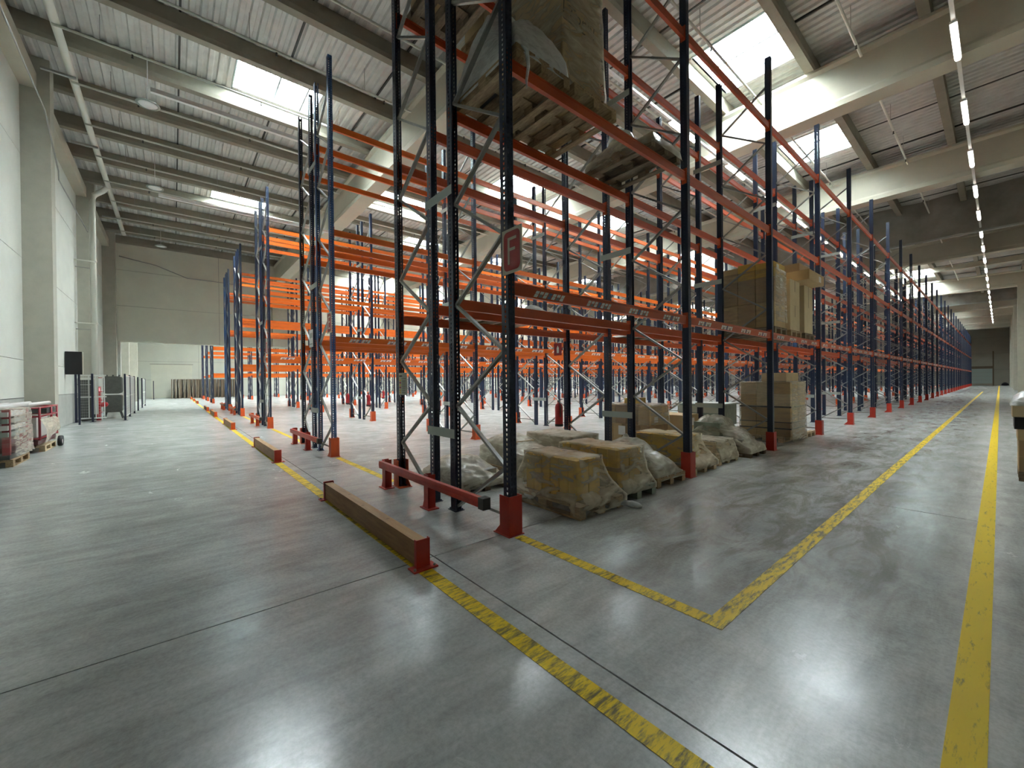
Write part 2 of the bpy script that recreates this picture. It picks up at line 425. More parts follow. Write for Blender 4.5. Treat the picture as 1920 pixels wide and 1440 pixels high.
eb = MB().box(-32.4, XR, YF, YF + 0.34, 10.30, ZB1)
o = eb.build('roof_beam', 'beam_concrete'); o['kind'] = 'structure'; o['label'] = 'concrete edge beam above the front wall columns'

wm = struct('wall_middle', MB().box(XM - 0.30, XM - 0.06, YF, YE, 4.46, 12.2).mesh('wall_middle', 'joint_dark'), 'cream wall above the wide opening to the second hall')
wall_panels(wm, 'x', XM, 0.08, YF, YE, [4.45, 6.75, 9.05, 11.3], 'wall_far')
MB().box(XM - 0.30, XM, YF, YE, 4.42, 4.455).build('opening_soffit', 'wall_far', wm)
MB().box(XM - 0.35, XM + 0.02, YF, YF + 0.75, 0, 4.45).build('opening_jamb', 'wall_cream', wm)
wh = struct('wall_back', MB().box(XF - 0.3, XF - 0.06, YF, YE, 0, 12.2).mesh('wall_back', 'joint_dark'), 'pale far wall of the second hall')
wall_panels(wh, 'x', XF, 0.08, YF, YE, [0, 2.3, 4.6, 6.9, 9.2, 11.3], 'wall_white')
we = struct('wall_end', MB().box(XF, XR, YE + 0.06, YE + 0.3, 0, 12.2).mesh('wall_end', 'joint_dark'), 'far end wall of the long aisle with a dock door')
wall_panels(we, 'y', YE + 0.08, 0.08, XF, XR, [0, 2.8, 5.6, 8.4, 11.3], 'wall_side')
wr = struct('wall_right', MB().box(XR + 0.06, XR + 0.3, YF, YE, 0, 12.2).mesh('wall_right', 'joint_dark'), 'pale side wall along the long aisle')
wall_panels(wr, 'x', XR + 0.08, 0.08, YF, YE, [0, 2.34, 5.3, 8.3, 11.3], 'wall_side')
for cy in BEAMS_Y:
    b = MB().box(XR - 0.42, XR, cy, cy + 0.55, 0, ZB0)
    o = b.build('column', 'column_concrete'); o['kind'] = 'structure'; o['label'] = 'concrete column standing against the aisle side wall'
d = struct('door_1', None, 'pale green sectional dock door in the end wall', (0, YE, 0))
for k in range(4):
    MB().box(-0.02, 2.36, -0.05, -0.01, 0.35 + 0.65 * k + 0.01, 0.35 + 0.65 * (k + 1) - 0.01).build('door_panel', 'door_teal', d)
MB().box(-0.1, 2.55, -0.12, -0.01, 2.98, 3.4).build('door_header', 'door_frame', d)
MB().box(2.38, 2.55, -0.12, -0.01, 0.0, 6.0).build('door_post', 'door_frame', d)
o = MB().lathe([(0.0, 0), (0.45, 0.05), (0.40, 0.3), (0.22, 0.5), (0.0, 0.58)], 9).build('black_bag', 'black_box', None, (3.75, YE - 1.0, 0))
tag(o, 'dark heap of bagged waste at the far end of the aisle', 'bag')

# ------------------------------------------------------------------ roof
sky = []     # (x0,x1,y0,y1)
def bay(i): return (-0.42 - 2.51 * (i + 1) + 0.14, -0.42 - 2.51 * i - 0.14)
for i in (0, 4, 8, 12, 14, 16, 18, 20, 22):  # dividing-wall row and every other second-hall row are added to brighten beyond
    for cy in ((10.7, 18.1, 28.0, 45.5, 62.0) if i == 12 else (0.15, 10.7, 18.1, 28.0, 45.5, 52.3, 62.0, 75.0, 86.0) if i else (10.7, 18.1, 45.5, 52.3, 62.0, 75.0, 86.0, 95.0)):  # some distant skylights are added to light the far end
        xa, xb = bay(i); sky.append((xa + 0.1, xb - 0.1, cy - 1.18, cy + 1.18))
xa, xb = bay(6); sky.append((xa + 0.1, xb - 0.1, 5.7, 8.2))
def deck(x0, x1, y0, y1):
    p = 0.25; prof = []; y = y0
    while y < y1 - 1e-6:
        for dy, z in ((0, 0.0), (0.10, 0.0), (0.135, 0.05), (0.215, 0.05)):
            if y + dy <= y1: prof.append((y + dy, ZR + z))
        y += p
    prof.append((y1, ZR))
    b = MB(); n = len(prof)
    b._add([(x0, q[0], q[1]) for q in prof] + [(x1, q[0], q[1]) for q in prof], [(i, i + 1, n + i + 1, n + i) for i in range(n - 1)])
    return b
ce = struct('ceiling', MB().box(XF - 0.4, XR + 0.4, YF - 0.4, YE + 0.4, 12.3, 12.4).mesh('ceiling', 'seam_dark'), 'ribbed steel roof deck seen from below')
edges = sorted([XR + 0.1] + [p_ for p_ in PUR if p_ > XF] + [XF], reverse=True)
for i in range(len(edges) - 1):
    x1, x0 = edges[i], edges[i + 1]
    cuts = sorted([s_ for s_ in sky if x0 - 0.01 < (s_[0] + s_[1]) / 2 < x1], key=lambda s_: s_[2])
    segs = []; y = YF
    for s_ in cuts: segs.append((y, s_[2])); y = s_[3]
    segs.append((y, YE))
    bb = MB()
    for a, b_ in segs: bb.add(deck(x0, x1, a, b_))
    for s_ in cuts:
        bb.box(x0, s_[0], s_[2], s_[3], ZR, ZR + 0.04); bb.box(s_[1], x1, s_[2], s_[3], ZR, ZR + 0.04)
    # dark lap seams
    y = -2.41 - 2.57
    while y < 70:
        if not any(s_[2] - 0.1 < y < s_[3] + 0.1 for s_ in cuts): bb.box(x0, x1, y, y + 0.05, ZR - 0.02, ZR + 0.03, 1)
        y += 2.57
    bb.build('deck_sheet', ['roof_steel', 'seam_dark'], ce)

def make_skylight(s_, i, label):
    x0, x1, y0, y1 = s_; cx, cy = (x0 + x1) / 2, (y0 + y1) / 2
    t = thing('skylight', label, 'skylight', (cx, cy, ZR), 0, 'roof skylights')
    hx, hy = (x1 - x0) / 2, (y1 - y0) / 2; H = 0.78
    b = MB().box(-hx - 0.03, -hx, -hy, hy, 0, H).box(hx, hx + 0.03, -hy, hy, 0, H).box(-hx - 0.03, hx + 0.03, -hy - 0.03, -hy, 0, H).box(-hx - 0.03, hx + 0.03, hy, hy + 0.03, 0, H)
    b.build('curb', 'sky_curb', t)
    g = MB(); g._add([(-hx, -hy, H), (hx, -hy, H), (hx, hy, H), (-hx, hy, H)], [(3, 2, 1, 0)])
    g.build('pane', 'sky_pane', t)
    rb = MB(); y = -hy + 0.1
    while y < hy - 0.5: rb.box(-hx, hx, y - 0.009, y + 0.009, 0.70, 0.72); y += 0.13
    o = rb.build('louvre_ribs', 'sky_bar', t); o['kind'] = 'stuff'
    MB().box(-hx, hx, -0.025, 0.025, 0.16, 0.22).box(-hx, hx, hy - 0.42, hy - 0.38, 0.02, 0.07).build('glazing_bar', 'sky_bar', t)
RW = {}
for i, s_ in enumerate(sky):
    key = round(s_[0]); RW.setdefault(key, []).append(i)
    row = sorted(RW, reverse=True).index(key)
for ri, key in enumerate(sorted(RW, reverse=True)):
    nm = ['over the lettered rack', 'over the second double rack', '', 'over the fourth double rack', 'added just before the dividing wall', 'first past the dividing wall', 'added second past the dividing wall', 'third past the dividing wall', 'added fourth past the dividing wall', 'by the far wall of the second hall'][ri]
    for j, i in enumerate(RW[key]):
        make_skylight(sky[i], i, f"{ORD[j]} skylight from the front in the row {nm}" if ri != 2 else 'single bright skylight set apart between two skylight rows')

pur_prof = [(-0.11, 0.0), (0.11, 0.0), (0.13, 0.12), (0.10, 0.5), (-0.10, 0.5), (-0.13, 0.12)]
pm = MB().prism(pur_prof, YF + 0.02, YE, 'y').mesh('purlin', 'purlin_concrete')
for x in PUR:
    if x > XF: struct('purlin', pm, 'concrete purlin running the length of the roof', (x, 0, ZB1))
bp_ = [(0.0, 0.0), (0.62, 0.0), (0.62, 0.16), (0.56, 0.24), (0.56, 1.18), (0.66, 1.27), (0.66, 1.35), (-0.04, 1.35), (-0.04, 1.27), (0.04, 1.18), (0.04, 0.24), (0.0, 0.16)]
bm1 = MB().prism(bp_, XM, XR - 0.02, 'x').mesh('roof_beam', 'beam_concrete')
bm2 = MB().prism(bp_, XF, XM - 0.3, 'x').mesh('roof_beam', 'beam_concrete')
for y in BEAMS_Y:
    struct('roof_beam', bm1, 'deep concrete roof beam spanning the racks from wall to wall', (0, y, ZB0))
    struct('roof_beam', bm2, 'deep concrete roof beam in the second hall', (0, y, ZB0))
    o = MB().prism([(-0.25, 7.4), (0.85, 7.4), (1.1, ZB0), (-0.5, ZB0)], XM, XM + 0.7, 'x').box(XM, XM + 0.45, -0.2, 0.8, 4.5, 7.4).build('column', 'beam_concrete', None, (0, y, 0))
    o['kind'] = 'structure'; o['label'] = 'concrete corbel on the dividing wall carrying a roof beam'
o = MB().box(XM, XR - 0.02, 0, 0.3, ZB1 - 0.4, ZB1).build('roof_beam', 'beam_concrete', None, (0, 46.6, 0)); o['kind'] = 'structure'

def curtain(y, zb, label, x0=-20.0):
    n = 120; rows = 14; b = MB(); vs = []
    for j in range(rows + 1):
        z = zb + (ZR - zb) * j / rows
        for i in range(n + 1):
            x = x0 + (XR - 0.1 - x0) * i / n
            a = noise.noise(Vector((x * 0.9, z * 0.35, y))) * 0.22 + noise.noise(Vector((x * 2.3 + z, z * 0.8, y + 3))) * 0.09
            vs.append((x, a, z))
    fs = [(j * (n + 1) + i, j * (n + 1) + i + 1, (j + 1) * (n + 1) + i + 1, (j + 1) * (n + 1) + i) for j in range(rows) for i in range(n)]
    b._add(vs, fs, 0, True)
    t = thing('smoke_curtain', label, 'curtain', (0, y, 0))
    b.build('cloth', 'curtain_cloth', t)
    MB().box(x0, XR - 0.1, -0.05, 0.05, zb - 0.08, zb).build('bottom_rail', 'bracket_grey', t)
curtain(29.2, 9.06, 'dark grey smoke curtain hanging behind the second roof beam')
curtain(66.0, 9.8, 'dark smoke curtain hanging deep in the far aisle roof')

# sprinkler pipes between the purlins
HANG = MB().tube([(0, 0, 0.03), (0, 0, 0.7)], 0.008, 5).mesh('hanger', 'bracket_grey')
HEAD = MB().lathe([(0.0, -0.13), (0.03, -0.12), (0.018, -0.09), (0.022, -0.03)], 7).mesh('sprinkler_head', 'stuff_dark')
for k in range(-1, 12):
    x = -0.42 - 2.51 * k - 1.33
    t = thing('sprinkler_pipe', f'thin white sprinkler pipe, {ORD[k + 1]} from the aisle side wall, under the roof', 'pipe', (x, 0, 10.55), 0, 'sprinkler pipes under the roof')
    MB().tube([(0, YF + 1.1, 0), (0, 60, 0)], 0.033, 8).build('pipe_run', 'pipe_white', t)
    for y in range(-4, 30, 3):
        O('hanger', HANG, t, (0, y, 0)); O('sprinkler_head', HEAD, t, (0, y + 0.62, 0))

# LED battens
def light_row(x, z, y0, step, n, label, glow_label):
    tr = MB().box(-0.035, 0.035, y0 - 14, y0 + step * n + 1, -0.02, 0.05).build('light_track', 'lamp_white', None, (x, 0, z))
    tag(tr, label, 'light track')
    hm = MB().box(-0.06, 0.06, -0.78, 0.78, -0.075, -0.02).mesh('housing', 'lamp_white')
    gm = MB().prism([(-0.05, -0.075), (-0.035, -0.12), (0.035, -0.12), (0.05, -0.075)], -0.75, 0.75, 'y').mesh('diffuser', 'lamp_glow')
    for k in range(n):
        t = thing('led_batten', f'{ORD[k]} ' + glow_label, 'lamp', (x, y0 + step * k, z), 0, 'LED battens in the roof')
        O('housing', hm, t); O('diffuser', gm, t)
light_row(2.6, 9.2, 11.05, 3.86, 20, 'white lamp track along the marked side aisle', 'glowing LED batten on the track over the marked side aisle, counted from the camera')
light_row(-3.0, 9.25, 9.5, 3.86, 12, 'white lamp track over the back of the lettered rack', 'LED batten over the back of the lettered double rack, counted from the front wall')
for x, lab in ((-10.9, 'white lamp track over the second rack aisle'), (-18.5, 'white lamp track over the third rack aisle')):
    tag(MB().box(-0.05, 0.05, -3, 80, -0.06, 0.05).build('light_track', 'lamp_white', None, (x, 0, 9.25)), lab, 'light track')

# ------------------------------------------------------------------ pallet racks
DEP = 1.04
def post_mesh(detail):
    b = MB(); h = POST_H
    if detail:   # open channel of 4 mm sheet; face towards +X
        t = 0.004
        b.box(0.051, 0.055, -0.042, 0.042, 0, h)
        b.box(-0.045, 0.051, -0.042, -0.042 + t, 0, h); b.box(-0.045, 0.051, 0.042 - t, 0.042, 0, h)
        b.box(-0.055, -0.045, -0.042, -0.024, 0, h); b.box(-0.055, -0.045, 0.024, 0.042, 0, h)
        return b
    b.box(-0.055, 0.055, -0.042, 0.042, 0, h); return b
POST = post_mesh(True).mesh('post', 'rack_blue_perforated'); POST_SKYLIT = post_mesh(True).mesh('post', 'rack_blue_skylit_perforated')
def brace_segments(h=POST_H):
    # zigzag between outer (x=0) and inner (x=1) post
    z = 0.06; side = 1; out = [((0.06, 0.18), (DEP - 0.06, 0.18))]
    while z + 0.605 < h - 0.1:
        z2 = z + 0.605
        a = (DEP - 0.06, z) if side else (0.06, z); c = (0.06, z2) if side else (DEP - 0.06, z2)
        out.append((a, c)); z = z2; side = 1 - side
    return out
BR = brace_segments()
def brace_mb(a, c, y=0.0):
    return MB().bar((a[0], y, a[1]), (c[0], y, c[1]), 0.03, 0.045, 0, (0, 1, 0))
# two shared brace meshes (rising inwards / outwards) and the foot tie
BZ = {}
for i, (a, c) in enumerate(BR[:3]):
    BZ[i] = brace_mb((a[0], 0 if i == 0 else 0.0), (c[0], 0 if i == 0 else 0.605)).mesh('brace', 'galv')
PLATE = MB().box(-0.085, 0.085, -0.065, 0.065, 0, 0.008).box(-0.075, -0.055, -0.05, -0.03, 0.008, 0.025).box(0.058, 0.075, 0.03, 0.05, 0.008, 0.025).mesh('base_plate', 'rack_blue')
FR = MB()
FR.add(post_mesh(False)); FR.add(post_mesh(False), (DEP, 0, 0))
for (a, c) in BR: 
    q = brace_mb(a, c); q.m = [1] * len(q.m); FR.add(q)
FRAME = FR.mesh('upright_frame', ['rack_blue', 'galv']); FRAME_SKYLIT = FR.mesh('upright_frame', ['rack_blue_skylit', 'galv'])
# beam: stepped box section with hooked end connectors
def beam_mb():
    L_ = BAY - 0.095
    prof = [(-0.025, -0.065), (0.025, -0.065), (0.025, 0.030), (0.021, 0.034), (0.021, 0.040), (0.025, 0.044), (0.025, 0.065), (-0.025, 0.065), (-0.025, 0.044), (-0.021, 0.040), (-0.021, 0.034), (-0.025, 0.030)]
    b = MB().prism(prof, 0.0475 + 0.004, 0.0475 + L_ - 0.004, 'y')
    for y in (0.0475, 0.0475 + L_ - 0.005):
        b.box(-0.035, 0.045, y, y + 0.005, -0.125, 0.115)
    b.box(0.042, 0.046, -0.02, 0.0475, -0.125, 0.115); b.box(0.042, 0.046, 0.0475 + L_, L_ + 0.115, -0.125, 0.115)
    return b
BEAM_MB = beam_mb(); BEAM = BEAM_MB.mesh('beam', 'rack_orange'); BEAM_R = BEAM_MB.mesh('beam', 'rack_brick')
GU = MB()
GU.prism([(0.075, -0.075), (0.085, -0.075), (0.085, 0.075), (0.075, 0.075)], 0.008, 0.40, 'z')
GU.prism([(-0.07, -0.085), (0.085, -0.085), (0.085, -0.075), (-0.07, -0.075)], 0.008, 0.40, 'z')
GU.prism([(-0.07, 0.075), (0.085, 0.075), (0.085, 0.085), (-0.07, 0.085)], 0.008, 0.40, 'z')
GU.box(-0.16, 0.10, -0.10, 0.10, 0.0, 0.008)
GU._add([(-0.15, -0.085, 0.008), (-0.07, -0.085, 0.008), (-0.07, -0.085, 0.09), (-0.15, -0.078, 0.008), (-0.07, -0.078, 0.008), (-0.07, -0.078, 0.09)], [(0, 1, 2), (5, 4, 3), (0, 2, 5, 3), (0, 3, 4, 1)])
GUARD_R = GU.mesh('post_guard', 'rack_red'); GUARD_LIT = GU.mesh('post_guard', 'guard_red_lit')
SP = MB().box(-0.06, 0.60, -0.004, 0.004, -0.055, 0.055).mesh('row_spacer', 'galv_plate')
# barcode label strip on the beams: slanted stickers
LB = MB(); xx = -0.22
for k, mi in enumerate((0, 2, 0, 1, 0, 2, 0)):
    for q, (za, zb, m2) in enumerate(((-0.050, -0.016, mi), (-0.012, 0.020, 0 if mi == 2 else mi))):
        y0 = xx + k * 0.066 + (za + 0.05) * 0.7; y1 = xx + k * 0.066 + (zb + 0.05) * 0.7
        LB._add([(0.0265, y0, za), (0.0265, y0 + 0.052, za), (0.0265, y1 + 0.052, zb), (0.0265, y1, zb)], [(0, 1, 2, 3)], m2)
LABEL = LB.mesh('label_strip', ['label_white', 'label_blue', 'label_grey'])

def rack_row(x, dirx, label, ndet, nfrm, nbeam, nlab, guard, group='pallet rack rows', nb=NB, skip=(), bright=0, beam=None):  # bright = number of end frames coloured as if skylit
    """one row of racking; x = aisle-side post line, dirx = side on which its inner posts stand"""
    t = thing('pallet_rack_row', label, 'pallet rack', (x, 0, 0), 0, group)
    s = 1 if dirx > 0 else -1
    far = MB(); beam = beam or BEAM
    for k in range(nb + 1):
        y = k * BAY
        if k < ndet:
            f = O('upright_frame', None, t, (0, y, 0))
            for px, rz in ((0, math.pi if s > 0 else 0), (s * DEP, 0 if s > 0 else math.pi)):
                O('post', POST_SKYLIT if k < bright else POST, f, (px, 0, 0), rz); O('base_plate', PLATE, f, (px, 0, 0), rz)
            for i, (a, c) in enumerate(BR):
                mi = 0 if i == 0 else (1 if i % 2 else 2)
                o = O('brace', BZ[mi], f, (0, 0, a[1]), 0)
                if s < 0: o.rotation_euler = (0, 0, math.pi)
        elif k < nfrm:
            O('upright_frame', FRAME_SKYLIT if k < bright else FRAME, t, (0, y, 0), 0 if s > 0 else math.pi)
        else:
            q = MB().add(FR)
            if s < 0: q.v = [(-v[0], -v[1], v[2]) for v in q.v]
            far.add(q, (0, y, 0))
        if k < max(nfrm, 2) or k < nbeam:
            O('post_guard', guard, t, (0, y, 0), math.pi if s > 0 else 0)
        elif k < nb:
            q = MB().box(-0.085, 0.085, -0.085, 0.085, 0, 0.4, 3); far.add(q, (0, y, 0))
    for k in range(nb):
        for li, z in enumerate(LEV):
            for j, px in enumerate((0, s * DEP)):
                if (k, li) in skip: continue
                if k < nbeam:
                    face = (px == 0) == (s < 0)
                    o = O('beam', beam, t, (px, k * BAY, z))
                    if not face:
                        o.rotation_euler = (0, 0, math.pi); o.location = (px, k * BAY + BAY, z)
                    if j == 0 and li == 0 and k < nlab:
                        for n in range(4):
                            O('label_strip', LABEL, o, (0, 0.55 + 0.87 * n, 0))
                else:
                    q = MB().box(-0.025, 0.025, 0.05, BAY - 0.05, -0.065, 0.065, 2); far.add(q, (px, k * BAY, z))
    if far.v:
        o = far.build('far_bays', ['rack_blue', 'galv', 'rack_orange', 'guard_red_lit'], t); o['kind'] = 'stuff'
    return t
def spacers(t, s, n, dense=()):
    for k in range(n):
        for z in (0.93, 3.88, 6.7):
            O('row_spacer', SP, t, (s * DEP + (-0.05 if s > 0 else -0.53 - 0.02), k * BAY - 0.048, z))

ROWS = []
NAMES = ['first', 'second', 'third', 'fourth', 'fifth', 'sixth', 'seventh', 'eighth']
for i, X in enumerate(RX):
    if i == 0:
        a = rack_row(X, -1, 'blue and orange rack row bearing the red letter F sign, facing the marked side aisle', 9, 29, 28, 12, GUARD_R, beam=BEAM_R)
        spacers(a, -1, 6)
        b = rack_row(X - 2.59, 1, 'rack row backing onto the letter F rack, with cartons and wrapped loads on its floor', 5, 22, 20, 0, GUARD_LIT, beam=BEAM_R)
    elif i == 1:
        a = rack_row(X, -1, 'second rack row past the letter F racks, its end post coloured as skylit blue', 3, 14, 13, 8, GUARD_LIT, bright=1)
        spacers(a, -1, 3)
        b = rack_row(X - 2.59, 1, 'rack row backing onto the skylit blue posted row', 2, 12, 11, 0, GUARD_LIT)
    elif i <= 4:
        w_ = {2: 'third', 3: 'fourth', 4: 'fifth'}[i]
        a = rack_row(X, -1, f'near side row of the {w_} double rack counting from the letter F rack', 1 if i == 2 else 0, 11, 10, 5 if i == 2 else 0, GUARD_LIT)
        b = rack_row(X - 2.59, 1, f'far side row of the {w_} double rack counting from the letter F rack', 0, 9, 8, 0, GUARD_LIT, bright=1 if i == 4 else 0)
        if i == 2: spacers(a, -1, 2)
    else:
        w_ = {5: 'first', 6: 'second', 7: 'third'}[i]
        a = rack_row(X, -1, f'near side row of the {w_} double rack inside the second hall', 0, 4, 3, 0, GUARD_LIT, 'racks in the second hall', 20)
        b = rack_row(X - 2.59, 1, f'far side row of the {w_} double rack inside the second hall', 0, 3, 2, 0, GUARD_LIT, 'racks in the second hall', 20)
    ROWS.append((a, b))

# end-of-rack rails
def end_rail(X, red, label, w=2.66):
    t = thing('rack_end_rail', label, 'guard rail', (X, -0.26, 0), 0, 'guard rails at the rack ends')
    b = MB().prism([(-0.05, 0.30), (0.0, 0.30), (0.012, 0.35), (0.0, 0.40), (-0.05, 0.40), (-0.055, 0.35)], -w - 0.02, -0.10, 'x')
    b.build('rail', red, t)
    MB().box(-0.12, -0.03, -0.06, 0.03, 0.29, 0.405).build('rail_end', 'stuff_dark', t)
    for x in (-w + 0.03, -1.32):
        p = MB().box(x - 0.055, x + 0.055, 0.0, 0.01, 0.012, 0.42).box(x - 0.055, x - 0.047, 0.0, 0.10, 0.012, 0.42).box(x + 0.047, x + 0.055, 0.0, 0.10, 0.012, 0.42)
        p.build('rail_post', red, t)
        MB().box(x - 0.11, x + 0.11, -0.03, 0.12, 0, 0.012).prism([(x - 0.09, 0.01), (x - 0.05, 0.01), (x - 0.05, 0.11)], 0.0, 0.006, 'y').build('foot_plate', red, t)
end_rail(0.0, 'rack_red', 'red guard rail in front of the letter F rack end')
end_rail(RX[1], 'rack_red', 'dull red guard rail at the end of the skylit blue posted rack')
end_rail(RX[2], 'guard_red_lit', 'red guard rail, coloured as lit, at the end of the third double rack')
end_rail(RX[3], 'guard_red_lit', 'small red guard rail, coloured as lit, at the end of the fourth double rack')
end_rail(RX[4], 'guard_red_lit', 'small red guard rail, coloured as lit, at the end of the fifth double rack')

# timber barriers
def barrier(X, label, red='rack_red'):
    t = thing('timber_barrier', label, 'barrier', (X, -1.05, 0), 0, 'timber barriers in front of the racks')
    L_ = 2.72
    b = MB().box(-L_ + 0.03, -0.01, -0.05, 0.05, 0.02, 0.225)
    b.m[1] = 1
    b.build('timber', ['timber', 'timber_top'], t)
    for x, sg in ((0.0, 1), (-L_ + 0.02, -1)):
        q = MB().box(x - 0.004, x + 0.004, -0.062, 0.062, 0.01, 0.245)
        x2 = x - sg * 0.035
        q.box(min(x, x2), max(x, x2), -0.062, -0.056, 0.01, 0.245).box(min(x, x2), max(x, x2), 0.056, 0.062, 0.01, 0.245)
        q.build('end_bracket', red, t)
        MB().box(x - 0.06, x + 0.06, -0.11, 0.11, 0.003, 0.014).build('foot_plate', red, t)
        for yy in (-0.09, 0.09):
            MB().lathe([(0.0, 0.028), (0.010, 0.028), (0.012, 0.014)], 6, (x + 0.03 * sg, yy, 0)).build('bolt', 'bolt_steel', t)
    for kx, ky in ((-0.75, 0.012), (-1.35, -0.02), (-1.9, 0.02)):
        MB().lathe([(0.0, 0.2262), (0.018, 0.2258)], 8, (kx, ky, 0)).build('knot', 'timber', t)
barrier(0.12, 'long timber barrier nearest the camera with red end brackets')
barrier(-6.0, 'timber barrier in front of the skylit blue rack post')
barrier(-13.85, 'timber barrier in front of the third double rack', 'guard_red_lit')
barrier(-21.4, 'small timber barrier in front of the fourth double rack', 'guard_red_lit')
barrier(-27.2, 'small timber barrier in front of the fifth double rack', 'guard_red_lit')
barrier(-40.2, 'tiny barrier at the first double rack inside the second hall', 'guard_red_lit')
barrier(-47.2, 'tiny barrier at the second double rack inside the second hall', 'guard_red_lit')
barrier(-54.4, 'tiny barrier at the third double rack inside the second hall', 'guard_red_lit')
# ------------------------------------------------------------------ pallets
PAL = {}
def pallet_parts(wood):
    if wood in PAL: return PAL[wood]
    d = {}
    d['wide'] = MB().box(-0.6, 0.6, -0.0725, 0.0725, 0, 0.022).mesh('deck_board', wood)
    d['slim'] = MB().box(-0.6, 0.6, -0.05, 0.05, 0, 0.022).mesh('deck_board', wood)
    d['cross'] = MB().box(-0.0725, 0.0725, -0.4, 0.4, 0, 0.022).mesh('cross_board', wood)
    d['block'] = MB().box(-0.0725, 0.0725, -0.05, 0.05, 0, 0.078).mesh('block', wood)
    d['skid'] = MB().box(-0.6, 0.6, -0.05, 0.05, 0, 0.022).mesh('skid_board', wood)
    PAL[wood] = d; return d
def pallet(x, y, z, label, wood='pallet_wood', rz=0.0):
    t = thing('pallet', label, 'pallet', (x, y, z), rz, 'wooden pallets')
    d = pallet_parts(wood)
    for yy, k in ((-0.3275, 'wide'), (-0.1875, 'slim'), (0, 'wide'), (0.1875, 'slim'), (0.3275, 'wide')):
        O('deck_board', d[k], t, (0, yy, 0.122))
    for xx in (-0.5275, 0, 0.5275):
        O('cross_board', d['cross'], t, (xx, 0, 0.10))
        for yy in (-0.35, 0, 0.35): O('block', d['block'], t, (xx, yy, 0.022))
    for yy in (-0.35, 0, 0.35): O('skid_board', d['skid'], t, (0, yy, 0))
    return t
PT = 0.1445
def jit(a): return (random.random() - 0.5) * 2 * a

# ------------------------------------------------------------------ load pieces
def carton(parent, x0, x1, y0, y1, z0, z1, m, tape=None, paper=None, name='carton'):
    b = MB(); e = min(0.006, (x1 - x0) * 0.08, (y1 - y0) * 0.08, (z1 - z0) * 0.08)
    poly = [(x0 + e, y0), (x1 - e, y0), (x1, y0 + e), (x1, y1 - e), (x1 - e, y1), (x0 + e, y1), (x0, y1 - e), (x0, y0 + e)]
    b.prism(poly, z0, z1, 'z')
    o = b.build(name, m, parent)
    if tape == 'x': MB().box(x0 - 0.001, x1 + 0.001, (y0 + y1) / 2 - 0.025, (y0 + y1) / 2 + 0.025, z0 + (z1 - z0) * 0.55, z1 + 0.001).build('tape', 'tape_brown', o)
    if tape == 'y': MB().box((x0 + x1) / 2 - 0.025, (x0 + x1) / 2 + 0.025, y0 - 0.001, y1 + 0.001, z0 + (z1 - z0) * 0.55, z1 + 0.001).build('tape', 'tape_brown', o)
    if paper:
        ax, u0, u1, v0, v1 = paper
        if ax == 'x': MB().box(x1 + 0.0005, x1 + 0.002, y0 + u0, y0 + u1, z0 + v0, z0 + v1).build('paper_label', 'paper', o)
        else: MB().box(x0 + u0, x0 + u1, y0 - 0.002, y0 - 0.0005, z0 + v0, z0 + v1).build('paper_label', 'paper', o)
    return o
def cartons(parent, x0, x1, y0, y1, z0, z1, nx, ny, nz, mats, gap=0.006, tape=None, vary=0.0):
    dx, dy, dz = (x1 - x0) / nx, (y1 - y0) / ny, (z1 - z0) / nz
    for i in range(nx):
        for j in range(ny):
            top = z1 + jit(vary)
            for k in range(nz):
                zt = z0 + (k + 1) * dz if k < nz - 1 else top
                carton(parent, x0 + i * dx + gap, x0 + (i + 1) * dx - gap, y0 + j * dy + gap, y0 + (j + 1) * dy - gap,
                       z0 + k * dz + 0.001, zt - 0.002, random.choice(mats), tape)
def ring(x0, x1, y0, y1, n):
    pts = []; P = 2 * ((x1 - x0) + (y1 - y0))
    for k in range(n):
        d = P * k / n
        if d < x1 - x0: pts.append((x0 + d, y0))
        elif d < (x1 - x0) + (y1 - y0): pts.append((x1, y0 + d - (x1 - x0)))
        elif d < 2 * (x1 - x0) + (y1 - y0): pts.append((x1 - (d - (x1 - x0) - (y1 - y0)), y1))
        else: pts.append((x0, y1 - (d - 2 * (x1 - x0) - (y1 - y0))))
    return pts
